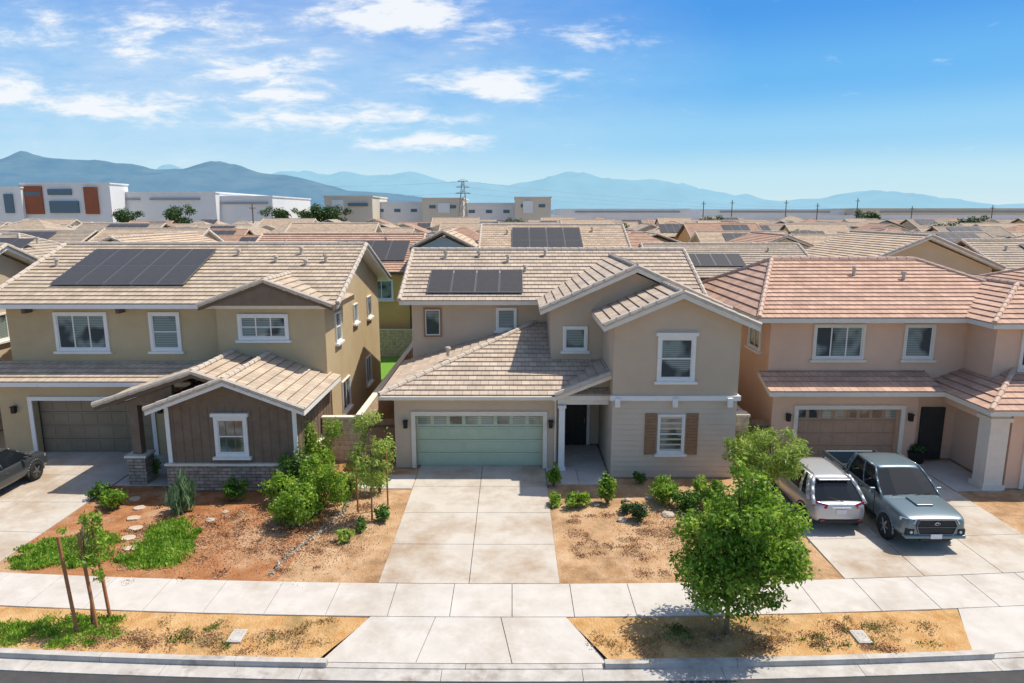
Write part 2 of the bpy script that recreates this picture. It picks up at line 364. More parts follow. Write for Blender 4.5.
def lamp(parent,fr,u,z):
    m=MB(); fb(m,fr,u-.05,u+.05,0,.04,z-.08,z+.14); fb(m,fr,u-.07,u+.07,.05,.19,z-.14,z+.1); fb(m,fr,u-.09,u+.09,.03,.21,z+.1,z+.14)
    m.build('wall_lamp',M['black'],parent)
# ============================================================ GROUND
m=MB(); m.add([(-12000,-600,-.25),(12000,-600,-.25),(12000,16000,-.25),(-12000,16000,-.25)],[(0,1,2,3)])
tag(m.build('ground',M['terr'],recalc=False),kind='structure')
m=MB(); m.add([(-80,-12,-.15),(80,-12,-.15),(80,15.5,-.15),(-80,15.5,-.15)],[(0,1,2,3)])
tag(m.build('road',M['asph'],recalc=False),kind='structure')
g=MB(); k=MB(); x=-34.5
while x<34.4:
    x1=x+3.0; n=4
    for i in range(n): g.bbox(x+(.006 if i==0 else 0)+i*.75,x+(i+1)*.75-(.006 if i==n-1 else 0),12.72,13.1,-.3,-.128)
    x=x1
def kseg(a,b,top=0.0):
    n=max(1,round((b-a)/1.0)); w=(b-a)/n
    for i in range(n):
        e0=.006 if i%3==0 else 0; e1=.006 if i%3==2 or i==n-1 else 0
        k.bbox(a+i*w+e0,a+(i+1)*w-e1,13.1,13.26,-.3,top)
kseg(-34.5,-15.0) ; kseg(-15.0,-4.0); kseg(-4.0,2.0,-.11); kseg(2.0,10.6); kseg(10.6,17.0,-.11); kseg(17,34.5)
tag(g.build('gutter',M['kerb']),kind='structure'); tag(k.build('kerb',M['kerb']),kind='structure')
w=MB(); x=-34.5
while x<34.4:
    w.bbox(x+.007,x+1.493,14.85,16.33,-.3,0); x+=1.5
tag(w.build('sidewalk',M['walk'],bevel=.008),kind='structure')
def strips(name,mat,x0,x1,y0,y1,nx,ny,x0n=None,x1n=None,zn=None,z=0):
    mb=MB(); x0n=x0 if x0n is None else x0n; x1n=x1 if x1n is None else x1n
    for i in range(nx):
        for j in range(ny):
            ya=y0+(y1-y0)*j/ny; yb=y0+(y1-y0)*(j+1)/ny
            def X(f,y):
                s=(y-y0)/(y1-y0); return (x0n+(x1n-x0n)*f)*(1-s)+(x0+(x1-x0)*f)*s
            def Zt(y): return z if zn is None else zn+(z-zn)*(y-y0)/(y1-y0)
            c=[(X(i/nx,ya)+.008,ya+.008),(X((i+1)/nx,ya)-.008,ya+.008),(X((i+1)/nx,yb)-.008,yb-.008),(X(i/nx,yb)+.008,yb-.008)]
            vs=[(a,b+bend(a,b),-.3) for a,b in c]+[(a,b+bend(a,b),Zt(b)) for a,b in c]
            mb.add(vs,[(0,3,2,1),(4,5,6,7),(0,1,5,4),(1,2,6,5),(2,3,7,6),(3,0,4,7)])
    return tag(mb.build(name,M[mat],bevel=.006),kind='structure')
strips('driveway','conc',-3.5,1.25,16.34,24.95,2,4)
strips('driveway_apron','walk',-3.4,1.3,13.27,14.84,3,1,-4.2,2.1,-.11)
strips('driveway','conc',8.8,15.4,16.34,25.6,3,4)
strips('driveway_apron','walk',10.9,16.6,13.27,14.84,3,1,10.2,17.2,-.11)
strips('driveway','conc',-21.0,-14.2,16.34,26.4,3,4)
strips('driveway_apron','walk',-21.0,-14.9,13.27,14.84,3,1,-21.4,-14.4,-.11)
strips('entry_path','walk',1.27,3.55,23.0,24.6,2,1)
strips('entry_path','walk',1.72,3.55,24.62,27.2,1,2)
strips('side_path','walk',-5.6,-3.52,22.6,23.9,2,1)
strips('entry_path','walk',-14.15,-12.0,22.9,26.9,2,2)
strips('entry_path','walk',15.45,17.1,22.4,25.3,1,2)
def soil(name,mat,x0,x1,y0,y1,z=-.03,bump=.025,x0n=None,x1n=None):
    mb=MB(); st=.35; nx=max(2,int((x1-x0)/st)); ny=max(2,int((y1-y0)/st))
    x0n=x0 if x0n is None else x0n; x1n=x1 if x1n is None else x1n
    vs=[]; fs=[]
    for j in range(ny+1):
        for i in range(nx+1):
            f=j/ny; xa=x0n+(x0-x0n)*f; xb=x1n+(x1-x1n)*f
            a=xa+(xb-xa)*i/nx; b=y0+(y1-y0)*f
            vs.append((a,b+bend(a,b),z+bump*mnoise.noise((a*1.5,b*1.5,3.3))))
    for j in range(ny):
        for i in range(nx):
            q=j*(nx+1)+i; fs.append((q,q+1,q+nx+2,q+nx+1))
    mb.add(vs,fs); return tag(mb.build(name,M[mat],smooth=True,recalc=False),kind='structure')
soil('front_yard_soil','soilL',-14.2,-5.3,16.33,27,x1n=-6.2)
soil('front_yard_soil','soilM',-5.3,-3.5,16.33,27,x0n=-6.2)
soil('front_yard_soil','soilM',1.25,8.8,16.33,26.8)
soil('front_yard_soil','soilM',15.4,34,16.33,26)
soil('parkway_soil','soilP',-14.9,-3.4,13.26,14.85,x0n=-14.4,x1n=-4.2)
soil('parkway_soil','soilP',1.3,10.9,13.26,14.85,x0n=2.1,x1n=10.2)
soil('parkway_soil','soilP',16.6,34,13.26,14.85,x0n=17.2)
soil('front_yard_soil','soilM',-34,-21,13.26,26)
soil('side_yard_soil','soilM',-7.4,-4.4,27.02,45,-.05)
soil('side_yard_soil','soilM',8.05,10.0,26.82,45,-.05)
m=MB(); m.add([(-20,37.4,.01),(-6.05,37.4,.01),(-6.05,44.95,.01),(-20,44.95,.01)],[(0,1,2,3)]); tag(m.build('lawn',M['turf'],recalc=False),kind='structure')
# ============================================================ HOUSE M (centre)
h=thing('house','two storey taupe house with sage green garage door at the centre','house',(0,28,0))
m=MB()
wallholes(m,('F',24.6),-4.4,1.7,0,2.86,.35,[(-3.62,1.16,0,2.06)])
m.box(-4.4,1.7,24.95,30,0,2.86)
m.box(-4.45,1.55,30.0,41,0,5.8)
m.box(1.55,8.05,26.7,41,2.87,5.8); m.box(1.7,3.6,27.3,41,0,2.87); m.box(3.6,8.05,26.7,41,0,2.87)
m.prism([(1.55,26.7,5.8),(8.05,26.7,5.8),(4.8,26.7,7.2)],(0,6,0))
m.box(3.6,8.05,23.6,26.7,2.95,5.7)
m.prism([(3.6,23.6,5.7),(8.05,23.6,5.7),(5.83,23.6,6.62)],(0,3.0,0))
m.box(1.7,3.6,24.6,24.95,2.5,2.86); m.prism([(1.7,24.62,2.86),(3.6,24.62,2.86),(3.6,24.62,3.6)],(0,.3,0))
m.prism([(-4.45,30,5.8),(-4.45,41,5.8),(-4.45,35.5,7.45)],(.3,0,0))
m.build('wall',M['stM'],h)
m=MB(); m.box(3.6,8.05,23.6,26.7,0,2.95)
for i in range(14): m.prism([(3.6,23.6,.04+i*.2),(3.6,23.585,.04+i*.2),(3.6,23.594,.225+i*.2),(3.6,23.6,.225+i*.2)],(4.45,0,0))
m.build('siding',M['stMlow'],h)
m=MB(); m.box(3.5,8.15,23.5,23.62,2.93,3.1); m.box(8.03,8.14,23.62,26.7,2.93,3.1); m.build('belt_trim',M['white'],h)
for u in (3.75,5.8,7.75):
    m=MB(); m.box(u-.09,u+.09,23.38,23.5,2.72,3.04); m.build('corbel',M['white'],h)
m=MB(); m.box(1.74,1.96,24.32,24.56,0,2.42); m.box(1.70,2.0,24.28,24.6,2.42,2.52); m.box(1.70,2.0,24.28,24.6,0,.12); m.build('porch_post',M['white'],h)
m=MB(); m.box(1.7,3.58,24.42,24.6,2.53,2.8); m.build('porch_beam',M['white'],h)
garage_door(h,24.85,-3.62,1.16,2.06,'sage',front=24.6,trim='cream')
fr=('F',27.3)
m=MB(); fb(m,fr,2.15,3.1,-.02,.05,.02,2.1); d=m.build('door',M['door'],h)
m=MB(); 
for q in range(2):
    for z0,z1 in ((.2,.9),(1.0,1.9)): fb(m,fr,2.25+q*.42,2.58+q*.42,.04,.07,z0,z1)
m.build('door_panel',M['door'],d); m=MB(); m.tube((3.0,27.2,.95),(3.0,27.2,1.15),.02); m.build('handle',M['alu'],d)
m=MB(); fb(m,fr,2.03,2.15,-.02,.08,0,2.22); fb(m,fr,3.1,3.22,-.02,.08,0,2.22); fb(m,fr,2.15,3.1,-.02,.08,2.1,2.22); m.build('door_frame',M['white'],h)
f=('F',23.6)
window(h,f,5.25,6.35,3.75,5.15,.12,1,2,head=True); window(h,f,5.3,6.15,1.0,2.35,.06,1,2,sill=True)
for a in (4.78,6.27):
    m=MB(); fb(m,f,a,a+.42,.0,.05,.9,2.45)
    for i in range(12): fb(m,f,a+.05,a+.37,.05,.065,1.0+i*.115,1.08+i*.115)
    m.build('shutter',M['shut'],h)
window(h,('F',26.7),2.12,2.9,4.2,5.0,.1,1,1)
fq=('F',30)
window(h,fq,-3.85,-3.2,4.15,5.3,.07,1,1,trim='shut',sill=False); window(h,fq,-.62,.12,4.45,5.3,.09,1,1)
window(h,('L',-4.45),31.5,32.6,3.9,5.1,.09); window(h,('R',8.05),28,29,3.9,5.1,.09); window(h,('L',-4.4),26,27.2,.9,2.0,.08)
sA,cA=gableX(-4.9,8.5,29.4,38.7,5.75,7.69); roof(h,sA,cA,'tM','cream')
sB,cB=gableY(1.1,8.5,26.2,34.0,5.8,7.45,4.8); roof(h,sB,cB,'tM','cream')
sC,cC=gableY(3.15,8.52,23.1,26.66,5.68,6.82,5.83); roof(h,sC,cC,'tM','cream')
for (xa,xb,xr,y,ze,zr) in ((3.15,8.52,5.83,23.08,5.5,6.64),(1.1,8.5,4.8,26.18,5.62,7.27)):
    for xe in (xa,xb): m=MB(); m.prism([(xe,y,ze),(xr,y,zr),(xr,y,zr+.2),(xe,y,ze+.2)],(0,-.035,0)); m.build('barge_board',M['cream'],h)
z0=2.95;pD=.3
sD=[[(-4.85,24.1,z0),(1.55,24.1,z0),(1.55,30,z0+pD*5.9),(1.05,30,z0+pD*5.9)],[(1.55,24.1,z0),(3.6,24.1,z0),(3.6,26.7,z0+pD*2.6),(1.55,26.7,z0+pD*2.6)],[(-4.85,30,z0),(-4.85,24.1,z0),(1.05,30,z0+pD*5.9)]]
roof(h,sD,[((-4.85,24.1,z0),(1.05,30,z0+pD*5.9))],'tM','cream')
roof(h,[[(1.5,23.95,2.95),(3.6,23.95,3.79),(3.6,26.7,3.79),(1.5,26.7,2.95)]],[((1.55,23.95,2.98),(3.6,23.95,3.8))],'tM','cream')
pA=lambda y:5.75+.417*(y-29.4)
solar(h,None,-3.75,.5,29.85,31.75,pA,4,1)
vents(h,[(-3.2,33.2,pA(33.2),.3),(-1.6,33.3,pA(33.3),.25),(-.2,32.8,pA(32.8),.3),(1.6,33.4,pA(33.4),.3),(-2.6,27.2,z0+pD*3.1,.2),(0.6,31.9,pA(31.9),.25)])
lamp(h,('F',24.6),-3.98,1.75); lamp(h,('F',24.6),1.45,1.75)
m=MB(); m.tube((1.62,24.52,0),(1.62,24.52,2.8),.035); m.build('downpipe',M['cream'],h)
m=MB(); m.box(-4.85,1.5,23.98,24.09,2.82,2.94); m.build('rain_gutter',M['cream'],h)
# ============================================================ HOUSE L
h=thing('house','olive tan two storey house with large solar array and brown front room at left','house',(-13.5,30,0))
m=MB(); m.box(-20.2,-7.35,27,37.3,0,6.0); m.box(-11.6,-7.352,26.5,27,3.0,6.0)
m.prism([(-7.35,27,6.0),(-7.35,37.3,6.0),(-7.35,32.15,7.8)],(-.3,0,0)); m.prism([(-20.2,27,6.0),(-20.2,37.3,6.0),(-20.2,32.15,7.8)],(.3,0,0))
wallholes(m,('F',26.0),-20.2,-13.6,0,3.1,.3,[(-18.9,-14.25,0,2.25)]); m.box(-20.2,-19.9,26.3,27,0,3.1)
m.box(-13.9,-13.6,26.3,27,0,3.1); m.box(-19.9,-13.9,26.3,27,2.4,3.1)
m.build('wall',M['stL'],h)
SB=.92
m=MB(); m.box(-11.85,-7.4,22.5,26.99,0,3.05)
m.prism([(-11.85,22.5,3.05),(-7.4,22.5,3.05),(-9.62,22.5,3.88)],(0,.2,0))
x=-11.65
while x<-7.5: m.box(x,x+.035,22.485,22.5,SB,3.0); x+=.3
y=22.6
while y<26.9: m.box(-7.4,-7.388,y,y+.03,SB,3.0); y+=.4
m.build('front_room',M['brown'],h)
m=MB(); m.prism([(-11.8,25.88,6.02),(-7.1,25.88,6.02),(-9.45,25.88,6.82)],(0,.6,0)); m.build('gable_face',M['brown'],h)
m=MB(); m.prism([(-13.9,23.05,2.9),(-11.86,23.05,2.9),(-11.86,23.05,3.6)],(0,.2,0)); m.build('gable_face',M['brown'],h)
m=MB(); m.box(-11.95,-7.3,22.4,22.5,0,SB); m.box(-7.4,-7.3,22.5,26.9,0,SB); m.build('stone_base',M['stone'],h)
m=MB(); m.box(-13.62,-12.98,22.95,23.55,0,1.0); m.build('stone_pier',M['stone'],h)
m=MB(); m.box(-12.0,-7.25,22.36,22.5,SB,SB+.07); m.box(-7.4,-7.25,22.5,26.9,SB,SB+.07); m.build('stone_cap',M['cream'],h)
m=MB(); m.box(-13.68,-12.92,22.9,23.6,1.0,1.08); m.build('stone_cap',M['cream'],h)
m=MB(); m.box(-13.45,-13.15,23.1,23.4,1.08,2.9); m.build('porch_post',M['brown'],h)
for u in (-11.86,-7.5):
    m=MB(); m.box(u-.02,u+.12,22.45,22.49,SB+.08,2.98); m.build('corner_trim',M['white'],h)
garage_door(h,26.35,-18.9,-14.25,2.25,'gbrown',front=26.0,trim='white',glass=False)
window(h,('F',27),-18.2,-16.3,4.15,5.5,.12,3,1); window(h,('F',27),-14.4,-13.4,4.15,5.5,.12,1,2); window(h,('F',26.5),-10.65,-8.9,4.7,5.5,.12,3,2)
window(h,('F',22.5),-10.1,-9.2,1.35,2.55,.12,1,2,head=True)
rr=('R',-7.35)
window(h,rr,28,28.8,4.2,5.4,.05,1,2); window(h,rr,31.3,32.0,4.5,5.3,.05,1,1); window(h,rr,28.6,29.9,1.0,2.3,.05,2,1); window(h,rr,33.5,34.6,1.0,2.3,.05,2,1); window(h,rr,34.3,35.2,4.3,5.3,.05,1,1)
s,c=gableX(-20.8,-6.8,26.4,37.9,6.0,8.05); roof(h,s,c,'tL','white')
s,c=gableY(-12.0,-6.85,25.85,29.5,6.0,6.95,-9.45); roof(h,s,c,'tL','dbrown')
roof(h,[[(-20.7,25.4,3.12),(-12.3,25.4,3.12),(-12.3,26.98,3.6),(-20.7,26.98,3.6)]],None,'tL','white')
s,c=gableY(-12.3,-6.95,22.0,26.97,3.0,4.02,-9.62); roof(h,s,c,'tL','white')
s,c=gableY(-14.5,-7.6,22.8,26.96,2.93,4.1,-11.0); roof(h,s,c,'tL','dbrown')
pL=lambda y:6.0+(2.05/5.75)*(y-26.4)
solar(h,None,-18.9,-13.4,27.8,31.3,pL,5,2)
vents(h,[(-9.5,31.0,pL(31),.3),(-8.2,30.2,pL(30.2),.3),(-10.4,30.2,pL(30.2),.25),(-19.8,29.8,pL(29.8),.3),(-9,29.9,pL(29.9),.2),(-12.3,30.9,pL(30.9),.25)])
lamp(h,('F',26.0),-19.6,1.9); lamp(h,('F',26),-13.85,1.9)
for u in (-19.2,-15.5):
    m=MB(); m.box(u-.07,u+.07,26.55,27,5.62,5.86); m.build('eave_bracket',M['dbrown'],h)
m=MB(); m.box(-13.0,-12.1,26.9,27.01,.02,2.1); m.build('door',M['door'],h)
# ============================================================ HOUSE R
h=thing('house','peach stucco two storey house with terracotta tile hip roof on the right','house',(16,30,0))
m=MB(); m.box(10.0,21.5,26,35,0,5.6)
wallholes(m,('F',25.3),10.0,15.6,0,2.95,.3,[(11.0,14.95,0,2.1)]); m.box(10,10.3,25.6,26,0,2.95); m.box(15.2,15.6,25.6,26,0,2.95); m.box(10.3,15.2,25.6,26,2.3,2.95)
m.box(17.6,22,24.4,26,2.9,5.6); wallholes(m,('F',22.6),17.25,22,0,2.9,.3,[(17.9,20.6,0,2.2)]); m.box(17.25,22,22.95,26,0,2.9)
m.box(15.6,17.25,25.6,26,0,2.9)
m.build('wall',M['stR'],h)
m=MB(); m.box(16.45,17.1,22.5,23.1,0,2.85); m.box(16.38,17.17,22.43,23.17,0,.16); m.box(16.38,17.17,22.43,23.17,2.45,2.6); m.build('porch_column',M['cream'],h)
m=MB(); m.box(16.5,16.8,23.1,25.3,2.4,2.85); m.build('porch_beam',M['stR'],h)
garage_door(h,25.58,11.0,14.95,2.1,'gterra',front=25.3,trim='cream'); garage_door(h,22.9,17.9,20.6,2.2,'gterra',front=22.6,trim='cream',cols=4)
m=MB(); m.box(15.9,16.8,25.5,25.6,.02,2.1); m.build('door',M['door'],h)
window(h,('F',26),11.75,13.55,4.0,5.2,.1,3,1,trim='cream'); window(h,('F',26),15.25,16.25,4.0,5.2,.1,1,1,trim='cream'); window(h,('F',24.4),18.6,20.2,4.0,5.2,.1,2,1,trim='cream')
window(h,('L',10.0),27.0,28.2,4.1,5.2,.08,2,1); window(h,('L',10.0),31,32,4.1,5.2,.08,1,1)
s,c=hip(9.3,21.9,25.4,35.9,5.6,7.45,11.6,18.0); roof(h,s,c,'tR','cream','capR')
s,c=hip(17.1,22.5,23.9,30.4,5.62,6.75,19.8,19.8,26.7,30.3); roof(h,s,c,'tR','cream','capR')
roof(h,[[(9.6,24.6,2.95),(16.1,24.6,2.95),(16.1,25.98,3.42),(9.6,25.98,3.42)]],None,'tR','cream','capR')
roof(h,[[(16.1,22.1,2.95),(22.5,22.1,2.95),(22.5,24.39,3.83),(18.39,24.39,3.83)],[(16.1,25.98,2.95),(16.1,22.1,2.95),(17.59,23.59,3.52),(17.59,25.98,3.52)],[(17.59,24.38,3.52),(17.59,23.59,3.52),(18.39,24.39,3.83)]],[((16.1,22.1,2.95),(18.39,24.39,3.83))],'tR','cream','capR')
lamp(h,('F',25.3),10.6,1.8); lamp(h,('F',25.3),15.3,1.8)
pR=lambda y:5.6+(1.85/5.05)*(y-25.4)
vents(h,[(14.5,29,pR(29),.3),(16.4,28.6,pR(28.6),.25)])
# ---------- walls & gates
def blockwall(label,*bs):
    m=MB()
    for b in bs: m.box(*b)
    w=m.build('garden_wall',M['block'],loc=(bs[0][0],bs[0][2],0)); tag(w,label,'wall')
    m=MB()
    for b in bs: m.box(b[0]-.03,b[1]+.03,b[2]-.03,b[3]+.03,b[5],b[5]+.06)
    m.build('wall_cap',M['cream'],w)
blockwall('tan block wall running back between the left and centre houses',(-6.0,-5.8,25.4,44.8,-.1,1.8))
blockwall('short block wall closing the side yard beside the left house',(-7.34,-6.0,25.4,25.6,-.1,1.7))
blockwall('tan block wall running back between the centre and right houses',(8.95,9.1,25.2,44.8,-.1,1.8))
blockwall('long tan block wall across the rear of the back yards',(-40,40,45,45.2,-.1,1.8))
blockwall('short stone pillar beside the right corner of the centre house',(8.45,8.92,24.7,25.2,-.1,2.0))
def gate(x0,x1,y,label):
    r=thing('side_gate',label,'gate',((x0+x1)/2,y,0))
    m=MB(); x=x0
    while x<x1-.05: m.box(x+.005,x+.135,y,y+.03,.05,1.65); x+=.14
    m.build('board_panel',M['shut'],r); m=MB(); m.box(x0,x1,y-.03,y,.3,.4); m.box(x0,x1,y-.03,y,1.3,1.4); m.build('gate_rail',M['dbrown'],r)
gate(-5.8,-4.46,25.5,'brown board gate between the block wall and the centre garage')
gate(9.12,9.98,25.4,'brown board gate beside the peach house')
# ============================================================ BACKGROUND HOUSES
WC=[('stucco_sand',(.70,.53,.34)),('stucco_cream',(.74,.62,.45)),('stucco_ochre',(.74,.45,.17)),('stucco_brown',(.42,.29,.19)),('stucco_bluegrey',(.34,.42,.48)),('stucco_olive',(.36,.35,.20)),('stucco_greytan',(.57,.47,.34))]
for n,c in WC: M[n]=nmat(n,c,tuple(x*.9 for x in c),.6,.95)
M['cglassy']=nmat('distant_glass',(.10,.12,.13),None,rough=.2)
def bg(cx,cy,w,d,wall,tm,typ,sol,label,group=None,rich=True,hh=5.6,cross=0,name='house',p=.40,over=.5):
    r=thing(name,label,'house',(cx,cy,0),group)
    x0,x1,y0,y1=cx-w/2,cx+w/2,cy-d/2,cy+d/2; o=over
    m=MB(); m.box(x0,x1,y0,y1,-.2,hh); pl=None
    if typ=='gx':
        zr=hh+.05+p*(d/2+o); s,c=gableX(x0-o,x1+o,y0-o,y1+o,hh+.05,zr)
        for x in (x0,x1-.2): m.prism([(x,y0,hh),(x,y1,hh),(x,cy,zr-.3)],(.2,0,0))
        pl=lambda y:hh+.05+p*(y-y0+o)
    elif typ=='gy':
        zr=hh+.05+p*(w/2+o)*.9; s,c=gableY(x0-o,x1+o,y0-o,y1+o,hh+.05,zr)
        for y in (y0,y1-.2): m.prism([(x0,y,hh),(x1,y,hh),(cx,y,zr-.3)],(0,.2,0))
    else:
        zr=hh+.05+p*(d/2+o); k=min(d/2+o,w/2+o-.6); s,c=hip(x0-o,x1+o,y0-o,y1+o,hh+.05,zr,x0-o+k,x1+o-k)
        pl=lambda y:hh+.05+p*(y-y0+o)
    fm='white' if random.random()<.55 else 'dbrown'
    ex=[]
    crosses=[] if not cross else ([cross] if abs(cross)<2 else [-1,1])
    for q in crosses:
        dep=random.uniform(.6,2.2)
        gx=cx+q*w*.27; gw=w*.38; zg=hh+.05+p*gw/2
        m.prism([(gx-gw/2+.3,y0-dep,hh),(gx+gw/2-.3,y0-dep,hh),(gx,y0-dep,zg-.15)],(0,dep+.1,0)); m.box(gx-gw/2+.3,gx+gw/2-.3,y0-dep,y0,-.2,hh)
        ex.append((gableY(gx-gw/2-.1,gx+gw/2+.1,y0-dep-.4,cy-.5,hh+.05,zg),gx,dep))
    m.build('wall',M[wall],r); roof(r,s,c if rich else c[:3],tm,fm)
    for e in ex: roof(r,e[0][0],e[0][1],tm,fm)
    wins=[(('F',y0),cx+.02*w)]
    for q in (-1,1):
        e=[z for z in ex if (z[1]-cx)*q>0]
        wins.append((('F',y0-e[0][2]),e[0][1]) if e else (('F',y0),cx+q*w*.33))
    if w<5: wins=wins[:1]
    if rich:
        for fr,u in wins: window(r,fr,u-.7,u+.7,hh-1.75,hh-.55,.1,2,1)
        for k in (-1,1):
            window(r,('R' if k>0 else 'L',x1 if k>0 else x0),cy-.6,cy+.6,hh-1.75,hh-.65,.08,2,1)
        if w>5:
            for u in (cx-w*.25,cx+w*.2): window(r,('F',y0),u-.8,u+.8,.8,2.2,.1,2,1)
    else:
        for fr,u in wins:
            m=MB(); fb(m,fr,u-.8,u+.8,-.02,.05,hh-1.9,hh-.5); w_=m.build('window',M['white'],r)
            m=MB(); fb(m,fr,u-.65,u+.65,.05,.06,hh-1.75,hh-.65); m.build('pane',M['cglassy'],w_)
        for k in (-1,1):
            m=MB(); fb(m,('R' if k>0 else 'L',x1 if k>0 else x0),cy-.7,cy+.7,-.02,.05,hh-1.9,hh-.6); m.build('window',M['cglassy'],r)
    if sol and pl:
        sx=cx+sol[0]; solar(r,None,sx-sol[1]/2,sx+sol[1]/2,y0+.9,y0+.9+sol[2],pl,int(sol[1]/1.05),max(1,int(sol[2]/1.6)))
    if rich and pl: vents(r,[(cx+w*.3,cy-1.2,pl(cy-1.2),.25),(cx-w*.35,cy-1.6,pl(cy-1.6),.25)])
    return r
bg(-29.5,31,12.5,11,'stucco_greytan','tD','gx',(1,6,3.2),'partly seen grey tan house cut by the left edge of the photo')
bg(29.5,31,12.5,10.5,'stucco_ochre','tC','hip',None,'partly seen ochre house with reddish roof cut by the right edge')
bg(-49,51,10,9.5,'stucco_cream','tB','gx',None,'cream house with light tan roof, leftmost of the first row behind',cross=1,hh=5.0)
bg(-37,51,9,11,'stucco_olive','tD','hip',(0,5,3.6),'olive house with solar panels, second from left in the first row behind',hh=5.5)
bg(-25.6,50,8.5,11,'stucco_olive','tB','gy',None,'olive house with front gable behind the solar roof of the left house',hh=5.9,p=.46)
bg(-12.4,51.0,11,10.5,'stucco_ochre','tC','gx',(2.5,5.2,3.0),'ochre house with red brown roof and solar panels behind the side yard',hh=5.6)
bg(3.0,52,9.6,11.8,'stucco_sand','tB','gx',(-.5,5.0,4.2),'sand house with solar panels right behind the centre house',hh=6.0)
bg(-4.5,48,3.6,6,'stucco_bluegrey','tB','gy',None,'narrow blue grey gabled house end above the centre roof, beside the sand house',hh=7.2,p=.55,over=.35)
bg(15.2,50.5,10.5,9,'stucco_brown','tD','gx',(-1.2,4.2,1.8),'brown house with front gable behind the gap between centre and right houses',cross=1,hh=5.2)
bg(27.4,50.5,9,10,'stucco_sand','tB','gy',None,'sand house with front gable behind the peach house',hh=5.9,p=.46)
bg(38.6,50,11,9.5,'stucco_ochre','tD','gx',(0,5,3.0),'ochre house with twin gables and solar panels behind the right edge',cross=2,hh=5.4)
specs=[('stucco_sand','tB','gx',None,1,5.0),('stucco_cream','tL','hip',None,-1,5.7),('stucco_ochre','tC','gx',(2,4,3),-1,5.1),('stucco_bluegrey','tB','gy',None,0,5.6),('stucco_greytan','tM','gy',None,0,4.8),('stucco_brown','tB','hip',(0,5,3.2),0,5.0),('stucco_cream','tC','gy',None,0,5.6),('stucco_sand','tD','gx',(-1,5,3.2),2,5.6),('stucco_ochre','tB','gx',(0,5,3.2),0,4.8),('stucco_olive','tL','gy',None,0,5.3),('stucco_cream','tB','gx',None,2,5.8),('stucco_greytan','tC','hip',None,1,5.1)]
cols={'stucco_sand':'sand','stucco_cream':'cream','stucco_ochre':'ochre','stucco_bluegrey':'bluish','stucco_greytan':'greyish','stucco_brown':'brown','stucco_olive':'olive'}
rcol={'tB':'pale','tL':'sandy','tC':'reddish','tM':'taupe','tD':'grey'}
rt={'gx':'side gabled','hip':'hipped','gy':'front gabled'}
rows=[70,88,106,126,143,163,182,203,226]
ords=['first','second','third','fourth','fifth','sixth','seventh','eighth','ninth','tenth']
def nth(i): return f"{i}{'th' if 10<=i%100<=20 else {1:'st',2:'nd',3:'rd'}.get(i%10,'th')}"
prot=[None]*len(specs); last=-1
for ri,Y in enumerate(rows):
    xs=[]; half=.77*Y+8; x=-half+random.uniform(0,9)
    while x<half:
        xs.append(x); x+=random.uniform(11.6,13.8)
    for i,x in enumerate(xs):
        if Y>205 and x<-30: continue
        j=random.randrange(len(specs))
        while j==last: j=random.randrange(len(specs))
        last=j; sp=specs[j]
        lab=f"{cols[sp[0]]} house under a {rcol[sp[1]]} {rt[sp[2]]} roof, {nth(i+1)} from left, {ords[ri+1]} row back"
        gr=f"distant houses in the {ords[ri+1]} row back"
        y=Y+random.uniform(-3,3)
        if prot[j] is None:
            prot[j]=bg(x,y,random.uniform(9.4,10.6) if sp[2]!='gy' else random.uniform(8,9.2),random.uniform(8.6,10.5),sp[0],sp[1],sp[2],sp[3],lab,gr,rich=False,cross=sp[4],hh=sp[5],p=random.uniform(.38,.5),over=random.uniform(.35,.55))
        else:
            c=dup(prot[j]); c.location=(x,y,random.uniform(-.8,.6)); c['label']=lab; c['group']=gr
            c.scale=(random.choice((-1,1)),1,1)
# ============================================================ FOLIAGE
def leaves(name,mat,parent,blobs,n,size,loc=None,hollow=.45,flat=0,asp=.5,up=0,jit=.13):
    off=np.array(ORG[parent.name] if parent else (loc or (0,0,0)))
    B=np.array(blobs,float); vol=B[:,3]*B[:,4]*B[:,5]; pr=vol**.75; pr/=pr.sum()
    idx=rng.choice(len(B),n,p=pr); b=B[idx]
    d=rng.normal(size=(n,3)); d/=np.linalg.norm(d,axis=1)[:,None]
    r=rng.uniform(hollow**3,1,n)**(1/3)*rng.normal(1,jit,n)
    c=b[:,:3]+d*r[:,None]*b[:,3:6]
    nn=rng.normal(size=(n,3)); nn[:,2]=np.abs(nn[:,2])+flat; nn=nn*.8+d*.5; nn/=np.linalg.norm(nn,axis=1)[:,None]
    a=np.cross(nn,rng.normal(size=(n,3))); a/=np.linalg.norm(a,axis=1)[:,None]; e=np.cross(nn,a)
    if up: a=a*.4+np.array([0,0,up]); a/=np.linalg.norm(a,axis=1)[:,None]; e=np.cross(nn,a); e/=np.linalg.norm(e,axis=1)[:,None]
    s=size*rng.uniform(.6,1.3,n)[:,None]
    V=np.stack([c-a*s,c+e*s*asp,c+a*s,c-e*s*asp],1).reshape(-1,3)-off
    me=bpy.data.meshes.new(name); me.vertices.add(4*n); me.vertices.foreach_set('co',V.ravel().astype(np.float32))
    me.loops.add(4*n); me.loops.foreach_set('vertex_index',np.arange(4*n,dtype=np.int32)); me.polygons.add(n)
    me.polygons.foreach_set('loop_start',np.arange(0,4*n,4,dtype=np.int32)); me.polygons.foreach_set('loop_total',np.full(n,4,dtype=np.int32))
    me.update(); me.validate(); me.materials.append(M[mat])
    o=bpy.data.objects.new(name,me); col.objects.link(o)
    if parent: o.parent=parent
    else: o.location=tuple(off)
    ORG[o.name]=Vector(off); return o
